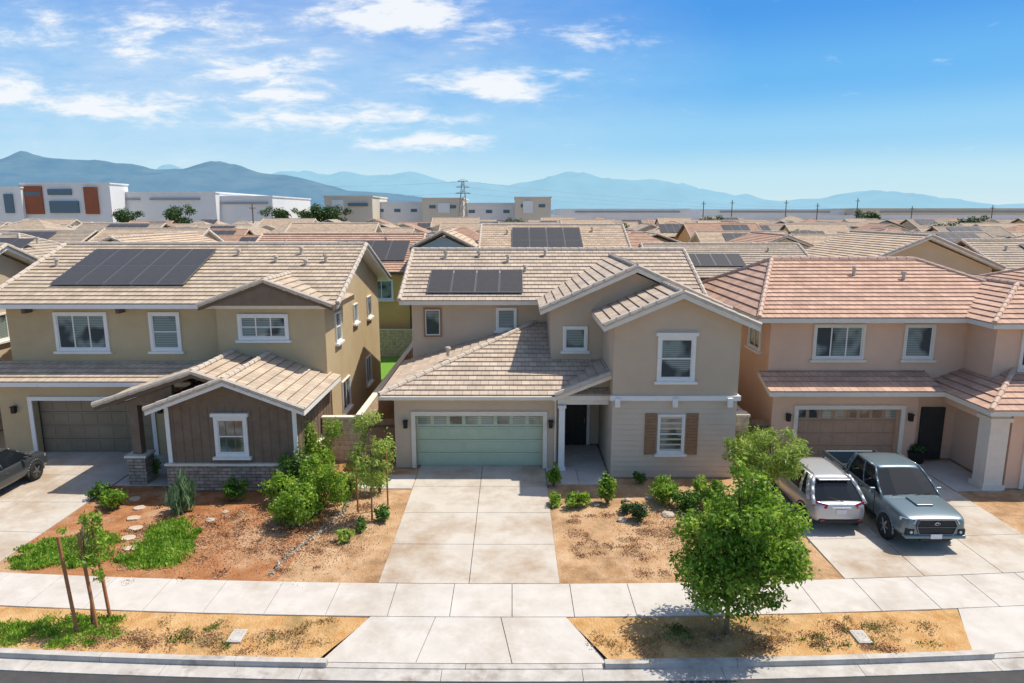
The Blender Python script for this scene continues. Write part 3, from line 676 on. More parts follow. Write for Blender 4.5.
def limbs(m,base,top,r,blobs,sub=3):
    base=Vector(base); top=Vector(top); pts=[base+(top-base)*t+Vector((random.uniform(-.04,.04),random.uniform(-.04,.04),0))*(0 if t in(0,) else 1) for t in (0,.3,.6,1)]
    for i in range(3): m.tube(pts[i],pts[i+1],r*(1-.2*i),r*(1-.2*(i+1)),8)
    for b in blobs:
        c=Vector(b[:3]); s=pts[random.choice([2,3])]; mid=s.lerp(c,.55)+Vector((random.uniform(-.1,.1),random.uniform(-.1,.1),.05))
        m.tube(s,mid,r*.4,r*.25,6); m.tube(mid,c,r*.25,r*.1,5)
        for q in range(sub):
            e=c+Vector((random.uniform(-1,1)*b[3],random.uniform(-1,1)*b[4],random.uniform(-.2,.9)*b[5]))*.8; m.tube(mid,e,r*.15,r*.04,4)
def tree(base,h,blobs,n,size,mat,label,r=.07,trunktop=None,name='tree',asp=.5,hollow=.3,group=None,sub=3):
    t=thing(name,label,'tree',base,group)
    bl=[(base[0]+b[0],base[1]+b[1],b[2],b[3],b[4],b[5]) for b in blobs]
    m=MB(); limbs(m,base,(base[0]+.03,base[1],trunktop or h*.45),r,bl,sub); m.build('trunk',M['bark'],t,smooth=True)
    leaves('crown',mat,t,bl,n,size,hollow=hollow,asp=asp); return t
def cloud(cx,cy,cz,rx,ry,rz,k,r0,r1,seed,lmin=.35):
    q=random.Random(seed); out=[]
    while len(out)<k:
        d=[q.uniform(-1,1) for _ in range(3)]; l=math.sqrt(sum(x*x for x in d))
        if l>1 or l<lmin: continue
        r=q.uniform(r0,r1); out.append((cx+d[0]*rx,cy+d[1]*ry,cz+d[2]*rz,r*1.15,r*1.1,r*.8))
    return out
b=G(726,632)
tree(b,3.9,cloud(.2,.1,2.1,1.35,1.15,1.4,66,.22,.45,5,.2)+[(.4,0,3.65,.4,.4,.3),(.1,.1,3.9,.22,.22,.3),(.65,0,3.35,.4,.4,.3),(-.3,0,3.25,.35,.35,.3),(.25,0,2.2,.9,.8,.9),(.9,-.1,1.0,.42,.4,.3),(-.6,-.1,1.0,.42,.4,.3),(.2,-.35,.8,.42,.35,.25),(-.2,.2,.75,.4,.35,.22),(.6,.2,.75,.4,.35,.22)],24000,.06,'leafA','bushy bright green street tree in the parkway by the right driveway',.07,1.2,asp=.44,hollow=.2)
b=(8.1,20.9,0)
tree(b,2.9,cloud(.15,0,1.9,1.45,.9,.85,30,.2,.42,9),8200,.085,'leafC','feathery yellow green tree beside the silver crossover car',.05,1.0,asp=.2)
b=G(92,626)
tree(b,3.1,cloud(-.05,0,2.25,.5,.4,.85,15,.1,.2,3)+[(.3,0,1.3,.15,.15,.15)],800,.06,'leafA','thin young street tree tied between wooden stakes at lower left',.03,2.6,asp=.42)
for px,py,l in ((77,632,'leftmost'),(97,629,'middle'),(110,618,'rightmost')):
    q=G(px,py); m=MB(); m.tube(q,(q[0]-.16,q[1],2.35),.04,.038,8); m.tube((q[0]-.16,q[1],2.35),(q[0]-.162,q[1],2.37),.041,.03,8)
    tag(m.build('wooden_stake',M['stake'],loc=q),f'{l} of the three reddish wooden stakes around the young street tree','stake')
b=G(372,520)
tree(b,3.5,cloud(0,0,2.2,.75,.5,1.3,28,.12,.28,12),2700,.06,'leafC','slender young yard tree left of the centre driveway',.03,2.9,asp=.4)
q=G(358,512); m=MB(); m.tube(q,(q[0],q[1],1.9),.03); tag(m.build('wooden_stake',M['stake'],loc=q),'single wooden stake beside the slender yard tree','stake')
q=G(388,508); m=MB(); m.tube(q,(q[0],q[1],1.9),.03); tag(m.build('wooden_stake',M['stake'],loc=q),'wooden stake right of the slender yard tree by the driveway','stake')
def bush(px,py,w,hh,mat,label,n=900,size=.06,name='shrub',asp=.45,up=0,k=9):
    x,y,_=G(px,py); t=thing(name,label,'plant',(x,y,0))
    bl=[(x,y,hh*.4,w*.3,w*.3,hh*.32)]
    for i in range(k):
        a=random.uniform(0,6.28); s=random.uniform(.3,.62); rr_=random.uniform(.12,.36); bl.append((x+math.cos(a)*w*rr_,y+math.sin(a)*w*rr_,hh*random.uniform(.25,.82),w*.26*s+.04,w*.26*s+.04,hh*.24*random.uniform(.7,1.3)))
    m=MB()
    for b in bl: m.tube((x,y,-.05),b[:3],.02,.01,5)
    m.build('stem',M['bark'],t); leaves('foliage',mat,t,bl,n,size,asp=asp,up=up,hollow=.2,jit=.2)
bush(300,524,2.1,1.35,'leafA','big light green bush nearest the sidewalk in the left yard',3800)
bush(281,502,1.5,1.2,'leafA','green bush at the left side of the big hedge clump',2200)
bush(322,508,2.0,1.8,'leafA','tall green bush behind the nearest light green bush',3900)
bush(300,490,1.7,1.7,'leafB','green bush in the middle of the clump by the brown room',2700)
bush(322,478,1.7,2.2,'leafA','tall light bush next to the corner of the brown front room',3000)
bush(380,492,1.3,1.9,'leafC','yellowish bush near the garage corner by the path',1900)
bush(352,496,1.0,1.1,'leafC','loose yellowish shrub between the hedge clump and the slender tree',1000)
bush(238,500,.95,.8,'leafB','round green shrub below the brown room window',1100)
bush(112,507,1.3,.7,'leafA','low yellow green shrub by the stone porch pillar',1500)
bush(100,498,.9,.6,'leafB','low shrub beside the left driveway near the pillar',900)
bush(383,520,.65,.45,'leafB','small shrub at the foot of the slender yard tree',600)
bush(345,541,.6,.35,'leafC','small low shrub in the middle of the gravel strip',500)
bush(362,530,.5,.35,'leafB','tiny shrub left of the slender tree base',400)
bush(180,512,1.1,1.15,'leafG','spiky blue green agave like plant before the brown room',650,.24,asp=.12,up=1.0)
bush(153,478,.8,.9,'leafB','dark shrub beside the porch between pillar and brown room',900)
bush(553,486,.6,.85,'leafA','narrow shrub at the right edge of the centre garage',700)
bush(555,505,.55,.4,'leafA','small green shrub at the driveway edge by the entry',500)
bush(577,507,.95,.5,'leafA','low wide shrub in front of the entry path',900)
bush(608,503,.75,.95,'leafA','upright light shrub at the left corner of the siding wall',1000)
bush(625,512,.5,.35,'leafD','small dark shrub below the siding wall',400)
bush(640,520,.8,.55,'leafD','dark round shrub standing forward in the centre yard',800)
bush(662,503,1.4,.95,'leafA','green shrub under the shuttered window',1700)
bush(685,508,1.4,.85,'leafB','light green shrub right of the one under the window',1700)
bush(708,505,1.3,.95,'leafA','green shrub near the right corner of the siding wall',1600)
bush(640,483,.5,.4,'leafB','small shrub close against the siding wall',400)
bush(715,530,.9,.55,'leafA','green shrub half hidden behind the street tree crown',900)
bush(745,512,1.1,.9,'leafB','shrub below the feathery tree near the crossover',1100)
bush(748,470,1.1,1.8,'leafA','leafy shrub by the pillar at the corner of the centre house',1500)
bush(1008,485,.7,.6,'leafC','shrub by the porch pillar of the peach house',600)
q=G(921,462)
pt=thing('planter','round black planter beside the garage of the peach house','planter',(q[0]-.2,q[1],0))
m=MB(); m.tube((q[0]-.2,q[1],0),(q[0]-.2,q[1],.45),.24,.34,18); m.build('pot',M['black'],pt); leaves('foliage','leafD',pt,[(q[0]-.2,q[1],.55,.28,.28,.16)],300,.06)
def scatter(name,mat,label,cat,regions,n,size,up=0,asp=.4,zr=(.0,.03)):
    bl=[]
    for (cx,cy,rx,ry) in regions: bl.append((cx,cy+bend(cx,cy),zr[0],rx,ry,zr[1]))
    o=leaves(name,mat,None,bl,n,size,hollow=0,asp=asp,up=up,jit=.2); tag(o,label,cat,kind='stuff'); return o
def R4(px,py,rx,ry): a=G(px,py); return (a[0],a[1]-bend(a[0],a[1]),rx,ry)
def patch(px,py,w,d,k,seed):
    q=random.Random(seed); a=G(px,py); out=[]
    for i in range(k): out.append((a[0]+q.uniform(-1,1)*w,a[1]-bend(a[0],a[1])+q.uniform(-1,1)*d,q.uniform(.12,.4),q.uniform(.1,.3)))
    return out
scatter('grass','grass','green ground cover patch nearest the left driveway','grass',[R4(65,550,1.0,.5),R4(90,542,.8,.5),R4(45,560,.8,.35),R4(30,566,.5,.2),R4(78,558,.9,.45)]+patch(68,552,1.2,.7,8,1),17000,.05,up=.7,asp=.45,zr=(.03,.08))
scatter('grass','grass','green ground cover patch right of the stepping stones','grass',[R4(162,545,.75,.9),R4(168,530,.6,.7),R4(152,562,.8,.4),R4(165,552,.7,.7)]+patch(162,545,.7,1.0,8,2),17000,.05,up=.7,asp=.45,zr=(.03,.08))
scatter('grass','grass','green weeds around the young street tree in the left parkway','grass',[R4(40,630,.9,.3),R4(85,628,.7,.3),R4(10,628,.6,.3)]+patch(50,630,1.6,.5,16,3),7000,.045,up=.7,asp=.35,zr=(.0,.07))
scatter('dry_grass','dry','dry patchy weeds in the right parkway','grass',patch(650,638,1.3,.45,14,4)+patch(820,630,1.8,.5,16,5)+patch(910,630,.8,.45,8,6),2400,.04,up=.4,asp=.25,zr=(-.01,.035))
scatter('grass','leafB','low green weeds dotted over both parkways and the centre yard edge','grass',patch(860,636,1.5,.4,9,7)+patch(250,636,1.8,.35,7,8)+patch(690,632,.5,.3,5,14),1500,.04,up=.4,asp=.3,zr=(-.01,.04))
scatter('dry_grass','dry','dry weeds scattered over the left parkway','grass',patch(200,630,2.2,.5,16,9)+patch(290,630,.8,.45,8,10),2000,.04,up=.4,asp=.25,zr=(-.01,.035))
scatter('wood_chips','chip','orange wood chips over the left yard','wood chips',patch(230,540,3.6,2.6,60,11)+[(-8.5,18.9,2.6,2.1),(-5.8,19.3,1.8,2.5)],16000,.032,zr=(-.01,.02))
scatter('wood_chips','chip','dry chips and litter over the centre yard','wood chips',patch(650,540,2.3,2.0,40,12)+[(5.6,19.2,2.3,2.2)],11000,.028,zr=(-.01,.02))
scatter('gravel','chip','coarse litter over both parkway strips','gravel',patch(190,640,2.7,.45,40,13)+patch(760,640,2.9,.45,40,15),8000,.025,zr=(-.01,.02))
pts_=[(-6.2+.25*math.sin(y)+(y-17)*.13,y-.0,.1,.3) for y in [16.9+.35*i for i in range(19)]]
scatter('gravel','peb','pale pebble strip edging the left yard near the slender tree','gravel',pts_,1300,.035,zr=(-.005,.025),asp=.8)
def rockmesh(x,y,s,label,group,name='rock',flat=.5):
    m=MB(); bm=bmesh.new(); bmesh.ops.create_icosphere(bm,subdivisions=2,radius=1)
    vs=[]
    for v in bm.verts:
        f=1+.35*mnoise.noise(v.co*1.3+Vector((x,y,0)))
        vs.append((x+v.co.x*s*f,y+v.co.y*s*f*.85,v.co.z*s*flat*f))
    m.add(vs,[[v.index for v in f.verts] for f in bm.faces]); bm.free()
    return tag(m.build(name,M['rock'],loc=(x,y,0)),label,'rock',group)
for px,py,s in ((622,520,.16),(650,498,.14),(668,515,.2),(690,520,.13),(628,500,.12),(597,505,.1),(210,520,.14),(225,512,.1)):
    q=G(px,py); rockmesh(q[0],q[1],s,'pale garden rock among the shrubs of the yards','garden rocks')
for px,py in ((134,499),(139,508),(133,518),(136,528),(128,538),(131,548),(122,558)):
    q=G(px,py); m=MB(); ptsq=[]
    for k2 in range(9):
        t=6.283*k2/9; ptsq.append((q[0]+math.cos(t)*.22*random.uniform(.8,1.15),q[1]+math.sin(t)*.17*random.uniform(.8,1.15),-.04))
    m.prism(ptsq,(0,0,.06)); tag(m.build('stepping_stone',M['step'],loc=q,bevel=.01),'flat pale stepping stone between the two ground cover patches','stepping stone','stepping stones across the left yard')
for px,py,l in ((237,636,'pale utility box lid in the left parkway'),(861,637,'pale utility box lid in the right parkway')):
    q=G(px,py); t=thing('utility_cover',l,'utility cover',(q[0],q[1],0)); m=MB(); m.box(q[0]-.16,q[0]+.16,q[1]-.24,q[1]+.24,-.1,.02); m.build('frame',M['walk'],t,bevel=.01); m=MB(); m.box(q[0]-.12,q[0]+.12,q[1]-.2,q[1]+.2,.0,.028); m.tube((q[0],q[1]+.1,.02),(q[0],q[1]+.1,.035),.025); m.build('lid',M['kerb'],t)
# background trees
tp=None
for i,(x,y,s,l) in enumerate(((-33,62,.95,'left'),(22,61,.9,'centre right'),(8.6,60,1.0,'behind the centre house'),(-48,98,1.2,'far left'),(-10,98,1.15,'behind the solar roof'),(34,98,1.15,'right of centre'),(62,99,1.2,'right'),(-70,135,1.4,'distant left'),(20,135,1.35,'distant centre'),(85,135,1.4,'distant right'),(-60,240,2.2,'beside the white warehouse'),(-66,243,2.3,'before the white warehouse'),(-72,240,2.0,'left of its twin before the warehouse'),(-82,238,2.1,'close to the long white warehouse'),(115,173,1.6,'distant far right'),(50,173,1.6,'by the utility poles'),(-110,232,2.2,'below the rust panels'),(-128,232,2.0,'in front of the rust panels'),(120,236,1.9,'at the embankment foot'),(0,173,1.5,'before the pylon'),(45,61,.9,'behind the twin gabled house'),(-18,80,1.0,'beyond the ochre house'),(48,116,1.2,'mid distance right'),(-30,152,1.4,'mid distance left'))):
    if tp is None:
        tp=tree((x,y,0),5,cloud(0,0,4.2,1.9,1.9,1.5,14,.6,1.0,21),1700,.2,'leafD',f'dark green tree between distant roofs, {l}',.15,2.5,group='trees between the distant houses',sub=1)
    else:
        c=dup(tp); c.location=(x,y,0); c.scale=(s,s,s); c.rotation_euler=(0,0,i); c['label']=f'dark green tree between distant roofs, {l}'
# ============================================================ WAREHOUSES, POLES, MOUNTAINS
M['wwhite']=nmat('warehouse_white',(.72,.73,.74),(.66,.67,.68),.1,.7); M['wbeige']=nmat('warehouse_beige',(.64,.57,.47),(.58,.52,.43),.1,.8)
M['wred']=nmat('warehouse_rust',(.30,.10,.055),(.26,.09,.05),.1,.8); M['wgl']=nmat('warehouse_glass',(.09,.15,.20),None,rough=.2); M['wgrey']=nmat('warehouse_grey',(.30,.31,.33),None,rough=.7)
M['bank']=nmat('embankment_soil',(.45,.35,.26),(.37,.29,.21),.05,1)
def wh(label,px0,px1,ytop,Y,dep,mat,accents,win=True):
    a=Pt(px0,ytop,Y); b=Pt(px1,ytop,Y); t=thing('warehouse',label,'warehouse',((a[0]+b[0])/2,Y,0))
    m=MB(); m.box(a[0],b[0],Y,Y+dep,-.3,a[2]); m.box(a[0]-.3,b[0]+.3,Y-.3,Y+dep+.3,a[2],a[2]+.5); m.build('wall',M[mat],t)
    for i_,(p0,p1,y0,y1,mm,nm) in enumerate(accents):
        c=Pt(p0,y0,Y); d=Pt(p1,y1,Y); m=MB(); m.box(c[0],d[0],Y-.6-.07*i_,Y-.01,max(0,d[2]),c[2]); m.build(nm,M[mm],t)
    if win:
        n=max(2,int((b[0]-a[0])/6))
        for i in range(n):
            x=a[0]+(i+.5)*(b[0]-a[0])/n; m=MB(); m.box(x-1.2,x+1.2,Y-.12,Y-.005,a[2]-3.4,a[2]-2.2); m.build('window',M['wgl'],t)
wh('white warehouse with rust red panels at the far left',-60,20,188,250,40,'wwhite',[(-20,-4,190,213,'wred','wall_panel'),(4,15,194,213,'wgl','window_band')],False)
wh('taller white office block between two rust red bays',20,109,184,252,12,'wwhite',[(20,45,186,214,'wred','wall_panel'),(25,41,192,196,'wgl','window_band'),(48,72,189,195,'wgl','window_band'),(50,80,201,213,'wgl','window_band'),(84,100,187,214,'wred','wall_panel')],False)
wh('long white warehouse right of the rust panelled one',113,215,193,262,60,'wwhite',[(118,140,198,200,'wgrey','window_band'),(150,200,198,200,'wgrey','window_band'),(118,126,203,213,'wgrey','window_band')],False)
wh('lower white warehouse wing with grey bands',216,272,197,266,50,'wwhite',[(220,268,202,204,'wgrey','window_band')],False)
wh('small grey tan warehouse left of the lattice pylon',324,372,197,255,30,'wbeige',[(332,344,200,213,'wwhite','wall_panel'),(348,368,203,206,'wgl','window_band')],False)
wh('low long warehouse between the two beige blocks',372,422,203,270,30,'wwhite',[])
wh('beige warehouse block under the lattice pylon',422,463,199,258,30,'wbeige',[(438,450,203,213,'wwhite','wall_panel')])
wh('white warehouse right of the lattice pylon',463,515,204,268,30,'wwhite',[])
wh('beige warehouse block furthest to the right',515,551,198,258,30,'wbeige',[(523,533,201,213,'wwhite','wall_panel')])
wh('long low pale warehouse beyond the embankment right of the beige blocks',560,690,209.5,420,60,'wwhite',[(575,680,211,212.5,'wgrey','window_band')],False)
wh('long low pale warehouse beyond the utility poles',705,845,210,430,60,'wwhite',[(720,830,211,212.5,'wgrey','window_band')],False)
wh('long low beige warehouse at the far right horizon',860,1060,209,415,60,'wbeige',[(880,1040,211,212.5,'wgrey','window_band')],False)
m=MB(); m.prism([(12,262,-.3),(12,270,6.9),(12,312,6.9),(12,330,-.3)],(330,0,0)); tag(m.build('freeway_embankment',M['bank']),kind='structure')
m=MB(); m.box(14,340,280,280.4,6.9,8.7); tag(m.build('barrier_wall',M['wwhite'],loc=(18,280,0)),'long low pale barrier wall on top of the embankment','wall')
def pylon(px,Y,ztop,label):
    x=(px-512)/F*Y*1.0; t=thing('lattice_pylon',label,'pylon',(x,Y,0)); m=MB()
    def c(z): w=2.0*(1-z/ztop)+.35; return [Vector((x+a*w,Y+b*w,z)) for a,b in((-1,-1),(1,-1),(1,1),(-1,1))]
    zs=[0,5,9.5,13,16,18.5,ztop]
    for a,b in zip(zs,zs[1:]):
        A=c(a);B=c(b)
        for i in range(4): m.tube(A[i],B[i],.12,.12,4); m.tube(A[i],B[(i+1)%4],.06,.06,4); m.tube(A[(i+1)%4],B[i],.06,.06,4)
    m.build('tower',M['wgrey'],t)
    for z,w in ((ztop-4.6,2.9),(ztop-2.4,2.5),(ztop-.3,2.0)): m=MB(); m.tube((x-w,Y,z),(x+w,Y,z),.13,.13,4); m.tube((x-w,Y,z),(x,Y,z+.8),.07,.07,4); m.tube((x+w,Y,z),(x,Y,z+.8),.07,.07,4); m.build('cross_arm',M['wgrey'],t)
    return x
xp=pylon(464,255,21.2,'grey lattice power pylon on the horizon left of centre')
for i,(z,xe,ye,ze,l) in enumerate(((21,150,330,12,'uppermost cable from the pylon to the right'),(18.8,150,328,11,'second cable from the pylon to the right'),(16.6,160,332,10.5,'lowest cable from the pylon to the right'),(20.8,-150,330,24,'upper cable from the pylon to the left'),(16.8,-150,330,19,'lower cable from the pylon to the left'))):
    m=MB(); a=Vector((xp,255,z)); b=Vector((xe,ye,ze)); pr=None
    for k2 in range(15):
        t=k2/14; p=a.lerp(b,t)-Vector((0,0,4*2.0*t*(1-t)))
        if pr is not None: m.tube(pr,p,.035,.035,4)
        pr=p
    tag(m.build('power_cable',M['wgrey'],loc=a),l,'cable')
for i,(px,yt,Y) in enumerate(((257,204,180),(700,201,250),(728,200,250),(781,200,250),(812,203,250),(851,198,245),(905,206,250),(984,205,250))):
    x=(px-512)/F*Y; hh=Pt(px,yt,Y)[2]
    t=thing('utility_pole',f'dark wooden utility pole on the horizon, number {i+1} from the left','utility pole',(x,Y,0),'utility poles along the horizon')
    m=MB(); m.tube((x,Y,0),(x,Y,hh),.2,.14,6); m.build('pole',M['dbrown'],t); m=MB(); m.box(x-.8,x+.8,Y-.07,Y+.07,hh-1.1,hh-.92); m.build('cross_arm',M['dbrown'],t)
def mountains(name,mat,Y0,Y1,prof,seed,rough=1.0):
    xs=np.linspace(-1.05*Y1,1.05*Y1,300); ny=44; ys=np.linspace(Y0,Y1,ny); vs=[];fs=[]
    px=[p[0] for p in prof]; hv=[p[1] for p in prof]
    yc=(Y0+Y1)/2
    for j,y in enumerate(ys):
        g=math.sin(math.pi*j/(ny-1))**1.1
        for x in xs:
            e=np.interp(512+F*x/yc,px,hv)
            n=mnoise.fractal((x/900+seed,y/900,seed),1.0,2.1,7); rd=1-abs(mnoise.noise((x/700+seed,y/900,1.7+seed)))*1.3
            hgt=e/F*yc*1.03*g*(.66+.34*rd+.24*n*rough)
            vs.append((x,y,max(-1,hgt)))
    nx=len(xs)
    for j in range(ny-1):
        for i in range(nx-1): q=j*nx+i; fs.append((q,q+1,q+nx+1,q+nx))
    mb=MB(); mb.add(vs,fs); tag(mb.build(name,M[mat],recalc=False,smooth=True),kind='structure')
def hazemat(name,c1,c2,em,es,scale):  # emission paints blue air haze onto the slopes; the rock itself gives no light
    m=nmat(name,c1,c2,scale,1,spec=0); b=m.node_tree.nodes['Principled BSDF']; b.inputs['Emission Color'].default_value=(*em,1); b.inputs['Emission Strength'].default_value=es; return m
M['mtA']=hazemat('mountain_haze_blue',(.035,.06,.075),(.075,.10,.10),(.12,.27,.44),.8,.004)
M['mtB']=hazemat('mountain_far_haze_blue',(.04,.06,.07),(.06,.09,.10),(.32,.60,.78),.85,.002)
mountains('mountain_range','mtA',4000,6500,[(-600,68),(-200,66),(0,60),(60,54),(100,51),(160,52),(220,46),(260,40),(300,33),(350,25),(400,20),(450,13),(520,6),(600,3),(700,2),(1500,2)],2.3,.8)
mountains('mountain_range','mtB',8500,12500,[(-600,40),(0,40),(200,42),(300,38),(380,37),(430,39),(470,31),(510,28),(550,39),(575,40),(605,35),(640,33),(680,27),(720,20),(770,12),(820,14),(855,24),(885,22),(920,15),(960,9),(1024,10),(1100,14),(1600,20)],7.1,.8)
# ============================================================ VEHICLES
M['pblue']=nmat('paint_slate_blue',(.125,.18,.205),None,rough=.35,metal=.25,coat=.8,spec=.5); M['psilver']=nmat('paint_silver',(.50,.51,.52),None,rough=.35,metal=.4,coat=.8)
M['pgrey']=nmat('paint_dark_grey',(.06,.065,.07),None,rough=.3,metal=.3,coat=.8)
M['cglass']=nmat('car_glass',(.012,.016,.02),None,rough=.04,spec=.4); M['tyre']=nmat('rubber',(.02,.02,.02),(.03,.03,.03),20,.85); M['rim']=nmat('alloy',(.25,.26,.28),None,rough=.35,metal=.8)
M['plastic']=nmat('dark_plastic',(.025,.026,.028),None,rough=.6); M['lens']=nmat('headlight_lens',(.5,.53,.55),None,rough=.1,spec=.8,coat=1); M['red']=nmat('tail_lens',(.42,.012,.012),None,rough=.12,coat=1)
M['plate']=nmat('plate_white',(.7,.71,.73),None,rough=.5); M['chrome']=nmat('chrome',(.6,.6,.62),None,rough=.2,metal=1)
def ring(y,zb,zt,w,cr=.02,sq=0):
    if sq: hf=[(w*.9,zb),(w*.985,zb+.04),(w,zb+(zt-zb)*.45),(w*.992,zb+(zt-zb)*.74),(w*.96,zt-.06),(w*.91,zt-.01),(w*.82,zt+.005),(w*.4,zt+cr)]
    else: hf=[(w*.82,zb),(w*.97,zb+.07),(w,zb+(zt-zb)*.42),(w*.985,zb+(zt-zb)*.72),(w*.94,zt-.035),(w*.8,zt),(w*.35,zt+cr)]
    return [(x,y,z) for x,z in hf]+[(-x,y,z) for x,z in reversed(hf)]
def wheels(t,ys,r,wx,spk=6):
    for y in ys:
        for s in (-1,1):
            m=MB(); m.lathex([(-.11*s,r*.62),(-.11*s,r*.93),(-.07*s,r),(.07*s,r),(.11*s,r*.93),(.11*s,r*.68),(.09*s,r*.64)],s*(wx-.1),y,r); w=m.build('wheel',M['tyre'],t,smooth=True)
            m=MB(); m.lathex([(.02*s,r*.64),(.085*s,r*.66),(.085*s,r*.58),(.05*s,r*.56)],s*(wx-.1),y,r)
            cx=s*(wx-.1)+.075*s
            for k2 in range(spk):
                a=2*math.pi*k2/spk; m.tube((cx,y,r),(cx,y+math.cos(a)*r*.6,r+math.sin(a)*r*.6),.045,.03,6)
            m.tube((cx-.04*s,y,r),(cx+.02*s,y,r),.07,.06,10); m.build('rim',M['rim'],w)
def arches(t,ys,r,wx,mat,th=.045):
    for y in ys:
        for s in (-1,1):
            m=MB(); f=MB()
            f.lathex([(0,r*1.13),(.012*s,r*1.12)],s*(wx-.02),y,r)
            for k2 in range(12):
                a0=math.pi*(k2/12)*1.1-.16; a1=math.pi*((k2+1)/12)*1.1-.16
                m.tube((s*(wx-.0),y+math.cos(a0)*r*1.17,r+math.sin(a0)*r*1.17),(s*wx,y+math.cos(a1)*r*1.17,r+math.sin(a1)*r*1.17),th,th,6)
            f.build('wheel_well',M['plastic'],t); m.build('fender_flare',M[mat],t,smooth=True)
def cabin(t,zb,zt,fb_,rb,ft,rt_,wb,wt,paint,pill):
    def P(s,f,sx):
        bow=.04*math.sin(math.pi*min(1,f))   # side glass bellies out a little
        return (sx*(wb+(wt-wb)*f+bow),(fb_+(ft-fb_)*f)*(1-s)+(rb+(rt_-rb)*f)*s,zb+(zt-zb)*f)
    g=MB(); rings=[]
    for f in (0,.25,.5,.75,.97):
        a=P(0,f,1); b=P(0,f,-1); c=P(1,f,-1); d=P(1,f,1)
        rings.append([a,P(.5,f,1),d,(d[0]*.5,d[1]+.05,d[2]),(-d[0]*.5,d[1]+.05,d[2]),c,P(.5,f,-1),b,(b[0]*.5,b[1]-.08,b[2]),(-b[0]*.5,b[1]-.08,b[2])])
    g.loft(rings); g.build('window_glass',M['cglass'],t)
    r=MB(); yf,yr=ft-.1,rt_+.05; n=9; rings=[]
    for i in range(n):
        s=i/(n-1); y=yf+(yr-yf)*s; e=.90+.10*math.sin(math.pi*s)**.6; w=(wt+.04)*e; zz=zt-.06+.05*math.sin(math.pi*s)**.7
        rings.append([(w,y,zz-.03),(w*.98,y,zz+.02),(w*.85,y,zz+.045),(w*.5,y,zz+.055),(0,y,zz+.06),(-w*.5,y,zz+.055),(-w*.85,y,zz+.045),(-w*.98,y,zz+.02),(-w,y,zz-.03)])
    r.loft(rings); r.build('cab_roof',M[paint],t,smooth=True,bevel=0)
    for sx in (-1,1):
        m=MB()
        for s,rad in pill:
            fs=(-.05,.3,.65,.99)
            for f0,f1 in zip(fs,fs[1:]): m.tube(Vector(P(s,f0,sx)),Vector(P(s,f1,sx)),rad,rad*.9,7)
        m.tube(P(0,.98,sx),P(1,.98,sx),.035,.035,6); m.build('pillar',M[paint],t,smooth=True)
def bx(t,name,mat,*b,bev=.01):
    m=MB()
    for q in b: m.box(*q)
    return m.build(name,M[mat],t,bevel=bev)
# pickup
t=thing('pickup_truck','slate blue double cab pickup facing the street on the right driveway','truck',(0,0,0))
m=MB(); m.loft([ring(-2.60,.55,.92,.70,.0,1),ring(-2.58,.48,.98,.80,.0,1),ring(-2.5,.44,1.02,.87,.01,1),ring(-2.38,.42,1.05,.905,.02,1),ring(-2.1,.42,1.09,.93,.035,1),ring(-1.7,.42,1.125,.945,.045,1),ring(-1.25,.42,1.15,.945,.045,1),ring(-1.15,.42,1.155,.94,.02,1),ring(0,.42,1.165,.94,.02,1),ring(.9,.42,1.175,.94,.02,1),ring(1.02,.42,1.175,.94,.02,1),ring(1.03,.43,1.17,.93,.02,1)])
m.build('body',M['pblue'],t,smooth=True,sub=2)
cabin(t,1.12,1.76,-1.28,1.0,-.42,.78,.87,.67,'pblue',[(0,.035),(.47,.026),(.93,.045),(1,.04)])
for bb in ((-.94,-.87,1.06,2.66,.48,1.19),(.87,.94,1.06,2.66,.48,1.19)): bx(t,'bed_side','pblue',bb,bev=.02)
bx(t,'tailgate','pblue',(-.87,.87,2.58,2.66,.48,1.17),bev=.015); bx(t,'bed_front','pblue',(-.87,.87,1.06,1.12,.48,1.17),bev=.01)
bx(t,'bed_liner','plastic',(-.868,.868,1.13,2.57,.6,.75),bev=0)
for s in (-1,1): bx(t,'bed_rail_cap','plastic',(s*.86,s*.95,1.05,2.6,1.192,1.212),bev=0)
wheels(t,(-1.68,1.72),.385,.965); arches(t,(-1.68,1.72),.37,.925,'pblue',.03)
m=MB(); m.prism([(-.5,-2.61,.99),(.5,-2.61,.99),(.57,-2.62,.82),(.48,-2.62,.56),(-.48,-2.62,.56),(-.57,-2.62,.82)],(0,.06,0)); g=m.build('grille',M['plastic'],t)
m=MB()
gp=[(-.5,-2.62,.99),(.5,-2.62,.99),(.57,-2.63,.82),(.48,-2.63,.56),(-.48,-2.63,.56),(-.57,-2.63,.82)]
for i in range(6): m.tube(gp[i],gp[(i+1)%6],.011,.011,6)
m.tube((-.55,-2.63,.78),(.55,-2.63,.78),.008,.008,5)
m.build('grille_surround',M['alu'],g)
m=MB()
for k2 in range(16):
    a0=6.283*k2/16;a1=6.283*(k2+1)/16; m.tube((.075*math.cos(a0),-2.632,.88+.045*math.sin(a0)),(.075*math.cos(a1),-2.632,.88+.045*math.sin(a1)),.007,.007,5)
    m.tube((.03*math.cos(a0),-2.632,.88+.04*math.sin(a0)),(.03*math.cos(a1),-2.632,.88+.04*math.sin(a1)),.005,.005,5)
m.tube((-.06,-2.632,.9),(.06,-2.632,.9),.005,.005,5); m.build('badge',M['chrome'],g)
